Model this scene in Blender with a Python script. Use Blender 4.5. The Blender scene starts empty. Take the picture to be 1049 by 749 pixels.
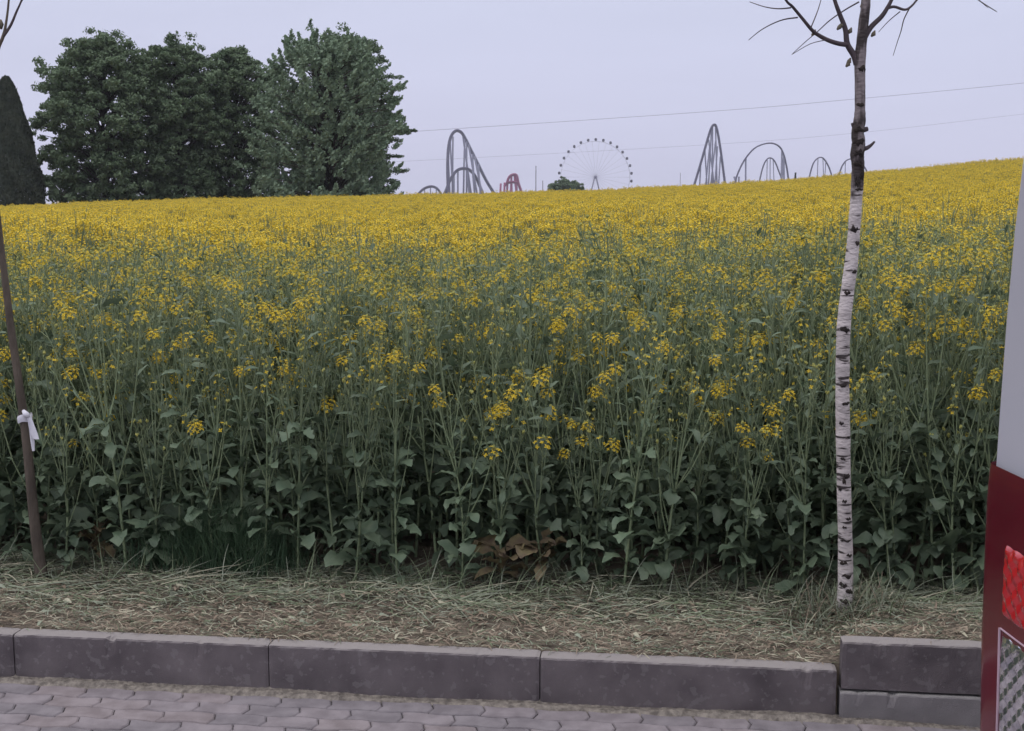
import bpy, bmesh, math, random
import numpy as np
from mathutils import Vector, Matrix, noise as mnoise

R = math.radians
random.seed(7)
RNG = np.random.default_rng(11)
scene = bpy.context.scene
COL = scene.collection

# ------------------------------------------------------------------ camera, world, sun, exposure
FPX, CX, CY, HOR, CAMH = 1250.0, 524.5, 374.5, 213.0, 1.6
PITCH = math.atan((CY - HOR) / FPX)
cam_d = bpy.data.cameras.new('camera')
cam = bpy.data.objects.new('camera', cam_d)
COL.objects.link(cam)
cam.location = (0, 0, CAMH)
cam.rotation_euler = (math.pi / 2 - PITCH, 0, 0)
cam_d.sensor_fit = 'HORIZONTAL'
cam_d.sensor_width = 36.0
cam_d.lens = 36.0 * FPX / 1049.0
cam_d.clip_start = 0.05
cam_d.clip_end = 20000
scene.camera = cam

SUN_EL, SUN_AZ = R(62), R(-95)          # azimuth measured from +Y towards +X
world = bpy.data.worlds.new('World')
scene.world = world
world.use_nodes = True
nt = world.node_tree
nt.nodes.clear()
N = nt.nodes.new
wout = N('ShaderNodeOutputWorld')
sky = N('ShaderNodeTexSky')
sky.sky_type = 'NISHITA'
sky.sun_disc = False
sky.sun_elevation = SUN_EL
sky.sun_rotation = SUN_AZ
sky.dust_density = 3.0
bg1 = N('ShaderNodeBackground'); bg1.inputs[1].default_value = 0.06
nt.links.new(sky.outputs[0], bg1.inputs[0])
tc = N('ShaderNodeTexCoord')
sep = N('ShaderNodeSeparateXYZ'); nt.links.new(tc.outputs['Generated'], sep.inputs[0])
ramp = N('ShaderNodeValToRGB')           # overcast deck: brighter towards the zenith
cr = ramp.color_ramp
cr.elements[0].position = 0.0; cr.elements[0].color = (0.690, 0.690, 0.900, 1)
cr.elements[1].position = 1.0; cr.elements[1].color = (1.95, 1.95, 2.08, 1)
e = cr.elements.new(0.14); e.color = (0.670, 0.695, 0.890, 1)
e = cr.elements.new(0.30); e.color = (0.69, 0.73, 0.90, 1)
nt.links.new(sep.outputs[2], ramp.inputs[0])
mp = N('ShaderNodeMapping'); mp.inputs['Scale'].default_value = (1.4, 1.4, 9.0)
nt.links.new(tc.outputs['Generated'], mp.inputs[0])
nz = N('ShaderNodeTexNoise'); nz.inputs['Scale'].default_value = 1.6; nz.inputs['Detail'].default_value = 4
nt.links.new(mp.outputs[0], nz.inputs[0])
mr = N('ShaderNodeMapRange'); mr.inputs[1].default_value = .3; mr.inputs[2].default_value = .7
mr.inputs[3].default_value = 0.965; mr.inputs[4].default_value = 1.04
nt.links.new(nz.outputs[0], mr.inputs[0])
vm = N('ShaderNodeVectorMath'); vm.operation = 'SCALE'
nt.links.new(ramp.outputs[0], vm.inputs[0]); nt.links.new(mr.outputs[0], vm.inputs['Scale'])
bg2 = N('ShaderNodeBackground'); bg2.inputs[1].default_value = 1.0
nt.links.new(vm.outputs[0], bg2.inputs[0])
mixs = N('ShaderNodeMixShader'); mixs.inputs[0].default_value = 0.92
nt.links.new(bg1.outputs[0], mixs.inputs[1]); nt.links.new(bg2.outputs[0], mixs.inputs[2])
nt.links.new(mixs.outputs[0], wout.inputs[0])

sl = bpy.data.lights.new('sun', 'SUN')
sl.energy = 0.7; sl.angle = R(25); sl.color = (1.0, 0.96, 0.90)
so = bpy.data.objects.new('sun', sl); COL.objects.link(so)
so.location = (0, 0, 30)
sd = Vector((math.sin(SUN_AZ) * math.cos(SUN_EL), math.cos(SUN_AZ) * math.cos(SUN_EL), math.sin(SUN_EL)))
so.rotation_euler = sd.to_track_quat('Z', 'Y').to_euler()

vs = scene.view_settings
vs.view_transform = 'Standard'; vs.look = 'None'; vs.gamma = 1.0; vs.exposure = 0.0
vs.use_curve_mapping = False
scene.cycles.max_bounces = 5
scene.cycles.transparent_max_bounces = 8
scene.cycles.use_denoising = True

# ------------------------------------------------------------------ helpers
def ray(px, py):
    c, s = math.cos(PITCH), math.sin(PITCH)
    x = (px - CX) / FPX; u = (CY - py) / FPX
    return Vector((x, c + u * s, -s + u * c))

def at(px, py, Y):
    """world point seen at photo pixel (px,py) at distance Y"""
    r = ray(px, py)
    return Vector((0, 0, CAMH)) + r * (Y / r.y)

def on_z(px, py, z):
    r = ray(px, py)
    return Vector((0, 0, CAMH)) + r * ((z - CAMH) / r.z)

def tag(o, label=None, cat=None, group=None, kind=None):
    if label: o['label'] = label
    if cat: o['category'] = cat
    if group: o['group'] = group
    if kind: o['kind'] = kind
    return o

def empty(name, loc=(0, 0, 0)):
    o = bpy.data.objects.new(name, None)
    o.empty_display_size = 0.2
    COL.objects.link(o); o.location = loc
    return o

class MB:
    """collects verts and faces, then links them as ONE mesh object"""
    def __init__(s):
        s.v = []; s.f = []; s.m = []
    def add(s, verts, faces, mat=0):
        b = len(s.v)
        s.v.extend([tuple(p) for p in verts])
        for f in faces:
            s.f.append(tuple(b + i for i in f)); s.m.append(mat)
    def tube(s, pts, rad, n=6, mat=0, cap=True):
        pts = [Vector(p) for p in pts]
        if not isinstance(rad, (list, tuple)): rad = [rad] * len(pts)
        rings = []; b = len(s.v)
        prev = None
        for i, p in enumerate(pts):
            d = (pts[min(i + 1, len(pts) - 1)] - pts[max(i - 1, 0)])
            if d.length < 1e-9: d = Vector((0, 0, 1))
            d.normalize()
            if prev is None:
                a = Vector((1, 0, 0)) if abs(d.x) < .8 else Vector((0, 1, 0))
            else: a = prev
            a = (a - d * a.dot(d)).normalized(); prev = a
            c = d.cross(a)
            for k in range(n):
                t = 2 * math.pi * k / n
                s.v.append(tuple(p + (a * math.cos(t) + c * math.sin(t)) * rad[i]))
        for i in range(len(pts) - 1):
            for k in range(n):
                k2 = (k + 1) % n
                s.f.append((b + i * n + k, b + i * n + k2, b + (i + 1) * n + k2, b + (i + 1) * n + k)); s.m.append(mat)
        if cap:
            s.f.append(tuple(b + k for k in range(n))[::-1]); s.m.append(mat)
            e = b + (len(pts) - 1) * n
            s.f.append(tuple(e + k for k in range(n))); s.m.append(mat)
    def box(s, lo, hi, mat=0, fr=None):
        x0, y0, z0 = lo; x1, y1, z1 = hi
        v = [(x0, y0, z0), (x1, y0, z0), (x1, y1, z0), (x0, y1, z0), (x0, y0, z1), (x1, y0, z1), (x1, y1, z1), (x0, y1, z1)]
        if fr: v = [fr(*p) for p in v]
        s.add(v, [(0, 3, 2, 1), (4, 5, 6, 7), (0, 1, 5, 4), (1, 2, 6, 5), (2, 3, 7, 6), (3, 0, 4, 7)], mat)
    def mesh(s, name, mats, smooth=False):
        me = bpy.data.meshes.new(name)
        me.from_pydata(s.v, [], s.f)
        for m in (mats if isinstance(mats, (list, tuple)) else [mats]): me.materials.append(m)
        me.polygons.foreach_set('material_index', s.m)
        if smooth: me.polygons.foreach_set('use_smooth', [True] * len(s.f))
        me.update()
        return me
    def build(s, name, mats, parent=None, smooth=False, loc=None):
        o = bpy.data.objects.new(name, s.mesh(name, mats, smooth))
        COL.objects.link(o)
        if loc is not None:
            loc = Vector(loc)
            o.data.transform(Matrix.Translation(-loc)); 
            if parent is None: o.location = loc
        if parent is not None: o.parent = parent
        return o

def mat(name, c1, c2=None, scale=5.0, rough=0.8, bump=0.0, bscale=None, metal=0.0, transl=0.0, rand=0.0,
        detail=4.0, stretch=None, spec=0.3, lo=.35, hi=.65, coat=0.0):
    m = bpy.data.materials.new(name); m.use_nodes = True
    t = m.node_tree; n = t.nodes; L = t.links
    p = n['Principled BSDF']; out = n['Material Output']
    p.inputs['Roughness'].default_value = rough
    p.inputs['Metallic'].default_value = metal
    p.inputs['Specular IOR Level'].default_value = spec
    if coat: p.inputs['Coat Weight'].default_value = coat; p.inputs['Coat Roughness'].default_value = .08
    c2 = c2 or tuple(min(1, x * 1.25) for x in c1)
    tcn = n.new('ShaderNodeTexCoord'); src = tcn.outputs['Object']
    if stretch:
        mpn = n.new('ShaderNodeMapping'); mpn.inputs['Scale'].default_value = stretch
        L.new(src, mpn.inputs[0]); src = mpn.outputs[0]
    nn = n.new('ShaderNodeTexNoise'); nn.inputs['Scale'].default_value = scale; nn.inputs['Detail'].default_value = detail
    L.new(src, nn.inputs['Vector'])
    r = n.new('ShaderNodeValToRGB')
    r.color_ramp.elements[0].position = lo; r.color_ramp.elements[0].color = (*c1, 1)
    r.color_ramp.elements[1].position = hi; r.color_ramp.elements[1].color = (*c2, 1)
    L.new(nn.outputs[0], r.inputs[0])
    colr = r.outputs[0]
    if rand:
        oi = n.new('ShaderNodeObjectInfo')
        hs = n.new('ShaderNodeHueSaturation')
        a = n.new('ShaderNodeMapRange'); a.inputs[3].default_value = 1 - rand; a.inputs[4].default_value = 1 + rand
        L.new(oi.outputs['Random'], a.inputs[0]); L.new(a.outputs[0], hs.inputs['Value'])
        L.new(colr, hs.inputs['Color']); colr = hs.outputs[0]
    L.new(colr, p.inputs['Base Color'])
    if bump:
        nb = n.new('ShaderNodeTexNoise'); nb.inputs['Scale'].default_value = bscale or scale * 3; nb.inputs['Detail'].default_value = 6
        L.new(src, nb.inputs['Vector'])
        b = n.new('ShaderNodeBump'); b.inputs['Strength'].default_value = bump; b.inputs['Distance'].default_value = 0.02
        L.new(nb.outputs[0], b.inputs['Height']); L.new(b.outputs[0], p.inputs['Normal'])
    if transl:
        tr = n.new('ShaderNodeBsdfTranslucent'); L.new(colr, tr.inputs[0])
        mx = n.new('ShaderNodeMixShader'); mx.inputs[0].default_value = transl
        L.new(p.outputs[0], mx.inputs[1]); L.new(tr.outputs[0], mx.inputs[2]); L.new(mx.outputs[0], out.inputs[0])
    return m

M = {}
M['stem'] = mat('rape_stem', (.15, .195, .11), (.215, .255, .145), 30, .6, rand=.15)
M['leaf'] = mat('rape_leaf', (.100, .145, .092), (.155, .20, .128), 14, .55, transl=.28, rand=.25, spec=.4)
M['leaf_old'] = mat('rape_leaf_yellowed', (.20, .165, .085), (.14, .10, .07), 22, .6, transl=.2)
M['pod'] = mat('rape_pod', (.19, .23, .115), (.26, .29, .15), 20, .6, transl=.25, rand=.15)
M['petal'] = mat('rape_petal', (.63, .445, .028), (.73, .545, .042), 30, .6, transl=.3, rand=.1)
M['bud'] = mat('rape_bud', (.34, .35, .11), (.44, .42, .12), 30, .6, transl=.2, rand=.1)

# ------------------------------------------------------------------ frame of the kerb and the terrain
K0 = on_z(0, 650, .15); K1 = on_z(855, 687, .15)
EU = (K1 - K0); EU.z = 0; EU.normalize()
EV = Vector((-EU.y, EU.x, 0))
def uv(u, v, z=0.0):
    p = K0 + EU * u + EV * v
    return Vector((p.x, p.y, z))
def to_uv(p):
    d = Vector((p[0] - K0.x, p[1] - K0.y, 0)); return d.dot(EU), d.dot(EV)
def u_of(px, py, z=.15): return to_uv(on_z(px, py, z))[0]
U_RAISE = u_of(860, 687)

CRX = [-300, 0, 100, 200, 300, 420, 524, 600, 700, 800, 900, 1040, 1350]
CRY = [216, 211, 207, 203.5, 201.5, 199, 196.5, 194.5, 190, 184.5, 175, 162, 136]
CTN = [(x - CX) / FPX for x in CRX]
YC, CROP_H = 90.0, 1.28
CZ = [CAMH + (HOR - y) / FPX * YC - CROP_H for y in CRY]
def sstep(x, a, b):
    t = np.clip((x - a) / (b - a), 0, 1); return t * t * (3 - 2 * t)
def ground(X, Y):
    X = np.asarray(X, float); Y = np.asarray(Y, float)
    u = (X - K0.x) * EU.x + (Y - K0.y) * EU.y
    v = (X - K0.x) * EV.x + (Y - K0.y) * EV.y
    verge = np.where(v > .055, .142 + .075 * sstep(u, U_RAISE - .05, U_RAISE + .12) * (1 - .6 * sstep(v, .15, .6)), -.07)
    verge = verge + np.where(v > .13, .018 * np.sin(u * 5.1 + v * 9) * np.sin(u * 2.3 + 1) * sstep(v, .13, .3), 0)
    t = np.clip((Y - 6) / (YC - 6), 0, 1.0)
    tan = X / np.maximum(Y, 1.0)
    zc = np.interp(tan, CTN, CZ)
    fade = sstep(v, .8, 6)
    z = verge + np.where(v > .8, (zc - .14) * t ** 1.25, 0) * fade
    drop = 1.3 * sstep(Y, 93, 112) + 13.5 * sstep(Y, 105, 420)
    return z - drop

def gz(x, y): return float(ground(x, y))

# ground sheet
vl = list(np.arange(-2950, -50, 580)) + [-50, -12, -6, -3, -1.5, -.5, .050, .060, .1, .16] + list(np.arange(.22, 1.6, .06)) + \
     list(np.arange(1.7, 6, .4)) + list(np.arange(6, 60, 2.5)) + list(np.arange(60, 130, 2)) + list(np.arange(135, 500, 20)) + [600, 900, 1500, 2900]
ul = [-2900, -2000, -1200, -500] + list(np.arange(-250, -60, 12)) + list(np.arange(-60, -5, 3)) + list(np.arange(-5, 8, .12)) + \
     list(np.arange(8, 66, 3)) + list(np.arange(66, 260, 12)) + [500, 1200, 2900]
Ug, Vg = np.meshgrid(ul, vl)
Xg = K0.x + EU.x * Ug + EV.x * Vg; Yg = K0.y + EU.y * Ug + EV.y * Vg
Zg = ground(Xg, Yg)
nu, nv = len(ul), len(vl)
verts = np.stack([Xg.ravel(), Yg.ravel(), Zg.ravel()], 1)
faces = [(j * nu + i, j * nu + i + 1, (j + 1) * nu + i + 1, (j + 1) * nu + i) for j in range(nv - 1) for i in range(nu - 1)]
mg = bpy.data.meshes.new('ground'); mg.from_pydata(verts.tolist(), [], faces)
mg.polygons.foreach_set('use_smooth', [True] * len(faces))
M['soil'] = mat('ground_soil', (.10, .078, .062), (.18, .15, .115), 9, .95, bump=.8, bscale=40)
mg.materials.append(M['soil'])
g_ob = bpy.data.objects.new('ground', mg); COL.objects.link(g_ob); tag(g_ob, kind='structure')

# ------------------------------------------------------------------ pavement of interlocking blocks
def wave(u):
    t = (u / .044) % 4.0
    return .0045 * (min(t, 1) if t < 2 else 1 - min(t - 2, 1)) * 2 - .0045
mbp = MB()
BL, BW, GAP = .168, .078, .0016
for r_ in range(0, 80):
    v1 = -.055 - r_ * BW; v0 = v1 - BW
    off = (BL / 2) * (r_ % 2)
    umax = 70 if r_ < 34 else 40
    for k in range(-28 if r_ < 34 else -14, umax - 28):
        u0 = k * BL + off
        if r_ > 22 and (k < -8 or k > 28): continue
        nn = 9
        dz = random.uniform(-.0022, .0022); tl = random.uniform(-.006, .006)
        low = []; top = []
        for i in range(nn):
            u = u0 + GAP + (BL - 2 * GAP) * i / (nn - 1)
            low.append((u, v0 + GAP + wave(u)))
            top.append((u, v1 - GAP + wave(u)))
        sh = .012
        mid_r = (u0 + BL - GAP + sh, (v0 + v1) / 2 + wave(u0 + BL)); mid_l = (u0 + GAP + sh, (v0 + v1) / 2 + wave(u0))
        ring = low + [mid_r] + top[::-1] + [mid_l]
        cu = sum(p[0] for p in ring) / len(ring); cv = sum(p[1] for p in ring) / len(ring)
        zt = .0 + dz
        outer = [uv(p[0], p[1], -.03) for p in ring]
        rim = [uv(p[0], p[1], zt - .004 + tl * (p[0] - cu)) for p in ring]
        inner = [uv(cu + (p[0] - cu) * .95, cv + (p[1] - cv) * .91, zt + tl * (p[0] - cu)) for p in ring]
        n_ = len(ring)
        mi = random.choice([0, 0, 0, 1, 1, 2])
        mbp.add(outer + rim + inner,
                [(i, (i + 1) % n_, n_ + (i + 1) % n_, n_ + i) for i in range(n_)] +
                [(n_ + i, n_ + (i + 1) % n_, 2 * n_ + (i + 1) % n_, 2 * n_ + i) for i in range(n_)] +
                [tuple(2 * n_ + i for i in range(n_))], mi)
M['pav1'] = mat('paver', (.155, .134, .143), (.222, .195, .206), 14, .88, bump=.2, bscale=160)
M['pav2'] = mat('paver_dark', (.138, .122, .132), (.198, .177, .188), 14, .88, bump=.2, bscale=160)
M['pav3'] = mat('paver_pink', (.165, .138, .142), (.232, .200, .207), 14, .88, bump=.2, bscale=160)
pv = mbp.build('pavement', [M['pav1'], M['pav2'], M['pav3']]); tag(pv, kind='structure')
mbj = MB()
mbj.add([uv(-7, -9, -.012), uv(12, -9, -.012), uv(12, .06, -.012), uv(-7, .06, -.012)], [(0, 1, 2, 3)])
M['joint'] = mat('joint_sand', (.13, .12, .125), (.19, .175, .175), 60, .95, bump=.5)
tag(mbj.build('pavement_bedding', M['joint']), kind='structure')

# dirt and debris strip at the kerb foot
mbd = MB()
nn = 900; us = np.linspace(-2.5, 6.2, nn); cols = [-.062, -.045, -.028, -.010, .01]
for i, u in enumerate(us):
    for j, v in enumerate(cols):
        h = mnoise.noise(Vector((u * 9, v * 30, 3))); h2 = mnoise.noise(Vector((u * 60, v * 60, 8)))
        w_ = max(0, .004 + .014 * (.5 + mnoise.noise(Vector((u * 1.7, 0, 5)))) )
        z = -.006 + (w_ if 0 < j else 0) * (1 + .8 * h) + .004 * h2 - (.012 if j == 3 else 0)
        mbd.v.append(tuple(uv(u, v + .008 * h, z)))
for i in range(nn - 1):
    for j in range(len(cols) - 1):
        a = i * len(cols) + j
        mbd.f.append((a, a + len(cols), a + len(cols) + 1, a + 1)); mbd.m.append(0)
M['dirt'] = mat('gutter_dirt', (.11, .095, .085), (.25, .22, .19), 45, .95, bump=.6, bscale=90)
tag(mbd.build('gutter_dirt', M['dirt'], smooth=True), 'pale grit and dirt collected in the gutter along the kerb foot', 'dirt', kind='stuff')

# ------------------------------------------------------------------ kerb
def stone(mb, u0, u1, v0, v1, z0, z1, bev=.008, mat_=0, seed=0):
    """kerb stone with a chamfered front edge and slightly uneven faces"""
    nu_ = 90
    prof = [(v0, z0), (v0, z0 + (z1 - z0) * .33), (v0, z0 + (z1 - z0) * .66), (v0, z1 - bev), (v0 + bev * .35, z1 - bev * .3), (v0 + bev, z1), ((v0 + v1) / 2, z1), (v1, z1), (v1, z0)]
    b = len(mb.v); n_ = len(prof)
    for i in range(nu_ + 1):
        t = i / nu_; u = u0 + (u1 - u0) * t
        endb = .003 if i in (0, nu_) else 0
        for j, (v, z) in enumerate(prof):
            q = Vector((u * 7 + seed, z * 20, v * 20))
            a = .003 * mnoise.noise(q) + .0015 * mnoise.noise(q * 5) + (.022 * max(0, mnoise.noise(Vector((u * 19 + seed, 3, 1))) - .22) if j in (3, 4, 5) else 0)
            vv = v + abs(a) * (1 if j < 6 else 0) + (endb if j < 6 else 0)
            zz = z - (abs(a) * 1.2 + endb if j in (3, 4, 5, 6, 7) else 0)
            mb.v.append(tuple(uv(u, vv, zz)))
    for i in range(nu_):
        for j in range(n_):
            j2 = (j + 1) % n_
            mb.f.append((b + i * n_ + j, b + (i + 1) * n_ + j, b + (i + 1) * n_ + j2, b + i * n_ + j2)); mb.m.append(mat_)
    mb.f.append(tuple(b + j for j in range(n_))[::-1]); mb.m.append(mat_)
    mb.f.append(tuple(b + nu_ * n_ + j for j in range(n_))); mb.m.append(mat_)

def concrete(name, c1, c2, top):
    m = mat(name, c1, c2, 7, .94, bump=.3, bscale=330, detail=14, lo=.3, hi=.72)
    t = m.node_tree; n = t.nodes; L = t.links; p = n['Principled BSDF']
    old = p.inputs['Base Color'].links[0].from_socket
    # worn upper faces, mixed paler where they point upward, and scattered stains
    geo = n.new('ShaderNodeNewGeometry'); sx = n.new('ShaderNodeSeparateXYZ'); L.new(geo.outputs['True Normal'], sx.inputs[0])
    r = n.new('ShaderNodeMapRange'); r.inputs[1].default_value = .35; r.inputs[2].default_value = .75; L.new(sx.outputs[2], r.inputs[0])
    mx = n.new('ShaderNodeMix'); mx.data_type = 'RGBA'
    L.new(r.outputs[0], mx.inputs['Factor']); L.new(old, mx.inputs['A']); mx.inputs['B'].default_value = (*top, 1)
    ns = n.new('ShaderNodeTexNoise'); ns.inputs['Scale'].default_value = 38; ns.inputs['Detail'].default_value = 8
    tc_ = n.new('ShaderNodeTexCoord'); L.new(tc_.outputs['Object'], ns.inputs['Vector'])
    rr = n.new('ShaderNodeMapRange'); rr.inputs[1].default_value = .58; rr.inputs[2].default_value = .62; rr.inputs[4].default_value = .30
    L.new(ns.outputs[0], rr.inputs[0])
    m2 = n.new('ShaderNodeMix'); m2.data_type = 'RGBA'
    L.new(rr.outputs[0], m2.inputs['Factor']); L.new(mx.outputs['Result'], m2.inputs['A']); m2.inputs['B'].default_value = (.25, .23, .235, 1)
    L.new(m2.outputs['Result'], p.inputs['Base Color'])
    return m
M['kerb'] = concrete('kerb_concrete', (.095, .080, .086), (.175, .150, .156), (.25, .225, .218))
M['kerb2'] = concrete('kerb_concrete_pale', (.19, .175, .18), (.28, .26, .262), (.26, .245, .24))
joints = [u_of(12, 651), u_of(275, 661), u_of(553, 674), u_of(858, 687)]
js = [joints[0] - 2.0, joints[0] - 1.0] + joints
mk = MB()
for i in range(len(js) - 1):
    stone(mk, js[i] + .0018, js[i + 1] - .0018, 0.0 + random.uniform(-.002, .002), .062, -.05, .152 + random.uniform(-.002, .002), seed=i * 11)
tag(mk.build('kerb', M['kerb']), kind='structure')
mk = MB()
for i in range(5):
    a = U_RAISE + .004 + i * 1.0
    stone(mk, a, a + .992, -.004, .062, -.05, .082, bev=.006, mat_=1, seed=50 + i)
    stone(mk, a + .004, a + .992, .006, .062, .089, .245, mat_=0, seed=90 + i)
tag(mk.build('raised_kerb', [M['kerb'], M['kerb2']]), kind='structure')

# ------------------------------------------------------------------ mown grass on the verge
def verge_z(u, v): 
    p = uv(u, v); return gz(p.x, p.y)
M['gr_green'] = mat('grass_green', (.13, .165, .095), (.19, .225, .14), 9, .8, transl=.15)
M['gr_grey'] = mat('grass_cut', (.20, .222, .165), (.275, .295, .225), 9, .85, transl=.1)
M['gr_straw'] = mat('grass_straw', (.28, .26, .19), (.38, .355, .265), 9, .85)
M['gr_brown'] = mat('grass_brown', (.18, .138, .10), (.26, .205, .155), 9, .9)
M['gr_dark'] = mat('grass_dark', (.09, .10, .065), (.13, .14, .09), 9, .9)
mb = MB()
def blade(mb, p, L, w, yaw, rise, bend, m_):
    d = Vector((math.cos(yaw), math.sin(yaw), 0)); s_ = Vector((-d.y, d.x, 0))
    segs = 4; vv = []
    pos = Vector(p); pit = rise; dy = random.uniform(-.5, .5)
    for i in range(segs + 1):
        t = i / segs; ww = w * (1 - .75 * t) * .5
        vv += [pos - s_ * ww, pos + s_ * ww + Vector((0, 0, ww * .6))]
        pit -= bend / segs
        yaw += dy / segs
        d = Vector((math.cos(yaw), math.sin(yaw), 0)); s_ = Vector((-d.y, d.x, 0))
        pos = pos + (d * math.cos(pit) + Vector((0, 0, 1)) * math.sin(pit)) * L / segs
        pos.z = max(pos.z, p[2] - .004)
    mb.add(vv, [(2 * i, 2 * i + 1, 2 * i + 3, 2 * i + 2) for i in range(segs)], m_)
for k in range(46000):
    u = random.uniform(-2.6, 4.2); v = random.uniform(.04, .95)
    z = verge_z(u, v); t = (v - .09) / .7
    clump = mnoise.noise(Vector((u * 3, v * 5, 0)))
    q = t + clump * .6 + random.uniform(-.35, .35)
    if q < .25: m_ = random.choice([3, 3, 3, 2, 4])
    elif q < .55: m_ = random.choice([1, 3, 3, 1, 0, 2])
    else: m_ = random.choice([0, 1, 1, 0, 4, 2])
    L = random.uniform(.015, .055) * (1 + .7 * max(0, min(1, t)))
    yaw = random.gauss(0, .8) + (math.pi if random.random() < .5 else 0)
    blade(mb, uv(u, v, z + random.uniform(0, .024)), L, random.uniform(.0025, .006), yaw, random.uniform(-.1, .6), random.uniform(.2, 1.3), m_)
for k in range(2000):        # longer fallen stalks and swath near the crop
    u = random.uniform(-2.6, 4.2); v = random.uniform(.4, .9)
    z = verge_z(u, v)
    blade(mb, uv(u, v, z + .02), random.uniform(.10, .26), random.uniform(.0035, .007), random.gauss(0, .6) + (math.pi if random.random() < .5 else 0),
          random.uniform(-.05, .35), random.uniform(0, .8), random.choice([0, 1, 1, 2, 4]))
for k in range(900):         # upright green blades where grass still grows at the crop edge
    u = random.uniform(-2.6, 4.2); v = random.uniform(.6, .85)
    z = verge_z(u, v)
    blade(mb, uv(u, v, z), random.uniform(.06, .22), .005, random.uniform(0, 6.28), random.uniform(.9, 1.5), random.uniform(.2, 1.2), random.choice([0, 0, 4, 1]))
for k in range(260):         # dead curled leaves in the litter
    u = random.uniform(-2.6, 4.2); v = random.uniform(.1, .6)
    blade(mb, uv(u, v, verge_z(u, v) + .02), random.uniform(.025, .06), random.uniform(.012, .022), random.uniform(0, 6.28), .3, 1.0, random.choice([2, 3, 3, 1]))
bb_ = on_z(866, 634, .15)
for k in range(420):         # blades left standing round the birch foot
    a_ = random.uniform(0, 6.28); r_ = random.uniform(.03, .16)
    p = Vector((bb_.x + math.cos(a_) * r_ * 1.4, bb_.y + math.sin(a_) * r_, 0)); p.z = gz(p.x, p.y)
    blade(mb, p, random.uniform(.05, .17), .004, random.uniform(0, 6.28), random.uniform(.8, 1.5), random.uniform(.2, 1.4), random.choice([0, 1, 1, 4, 4, 3]))
mgz = mb.build('mown_grass', [M['gr_green'], M['gr_grey'], M['gr_straw'], M['gr_brown'], M['gr_dark']])
tag(mgz, 'dry mown grass lying on the verge between kerb and crop', 'grass', kind='stuff')

# fresh green grass tuft at the crop edge
M['gr_fresh'] = mat('grass_fresh', (.07, .12, .07), (.10, .16, .09), 9, .7, transl=.2)
mb = MB()
for k in range(4200):
    px = random.gauss(222, 36); p = on_z(px, 588 - random.uniform(0, 9), .15)
    b = Vector((p.x, p.y + random.uniform(-.06, .12), 0)); b.z = gz(b.x, b.y)
    blade(mb, b, random.uniform(.10, .34) * (1 - abs(px - 222) / 200), .004, random.uniform(0, 6.28), random.uniform(1.15, 1.55), random.uniform(.1, .9), 0)
tag(mb.build('grass_tuft', M['gr_fresh']), 'fresh dark green grass growing at the foot of the crop', 'grass', kind='stuff')

# ------------------------------------------------------------------ rapeseed plants
def rape_leaf(mb, p, yaw, L, W, rise, droop, m_, wav=.42, lobed=False):
    d = Vector((math.cos(yaw), math.sin(yaw), 0)); s_ = Vector((-d.y, d.x, 0))
    pos = Vector(p); pit = rise; segs = 9 if L > .09 else 5; vv = []
    fold = random.uniform(.1, .6); tw = random.uniform(-.7, .7); dy = random.uniform(-.7, .7)
    for i in range(segs + 1):
        t = i / segs
        pet = .3 if lobed else .08
        if t < pet: w_ = W * (.05 + (.22 if (lobed and i % 2) else .05))
        else:
            q = (t - pet) / (1 - pet); w_ = W * .5 * (math.sin((.10 + q * .90) * math.pi) ** .7)
        if i == segs: w_ = W * .03
        w1 = w_ * (1 + random.uniform(-wav, wav)); w2 = w_ * (1 + random.uniform(-wav, wav))
        up = d * (-math.sin(pit)) + Vector((0, 0, 1)) * math.cos(pit)
        sd_ = (s_ * math.cos(tw) + up * math.sin(tw)).normalized()
        vv += [pos - sd_ * w1 + up * w1 * fold * random.uniform(0, 1.6), pos, pos + sd_ * w2 + up * w2 * fold * random.uniform(0, 1.6)]
        d = Vector((math.cos(yaw), math.sin(yaw), 0)); s_ = Vector((-d.y, d.x, 0)); yaw += dy / segs
        pos = pos + (d * math.cos(pit) + Vector((0, 0, 1)) * math.sin(pit)) * L / segs
        pit -= droop / segs
    f = []
    for i in range(segs):
        a = 3 * i; f += [(a, a + 1, a + 4, a + 3), (a + 1, a + 2, a + 5, a + 4)]
    mb.add(vv, f, m_)

def flower(mb, p, nrm, s, full=True):
    nrm = nrm.normalized(); a = nrm.orthogonal().normalized(); a.rotate(Matrix.Rotation(random.uniform(0, 6.28), 3, nrm)); b = nrm.cross(a)
    if full:
        for k in range(4):
            t = k * math.pi / 2; c = a * math.cos(t) + b * math.sin(t); e_ = a * -math.sin(t) + b * math.cos(t)
            mb.add([p, p + c * s * .5 - e_ * s * .3 + nrm * s * .15, p + c * s + nrm * s * .05, p + c * s * .5 + e_ * s * .3 + nrm * s * .2], [(0, 1, 2, 3)], 0)
    else:
        mb.add([p - a * s, p - b * s, p + a * s, p + b * s], [(0, 1, 2, 3)], 0)

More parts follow.
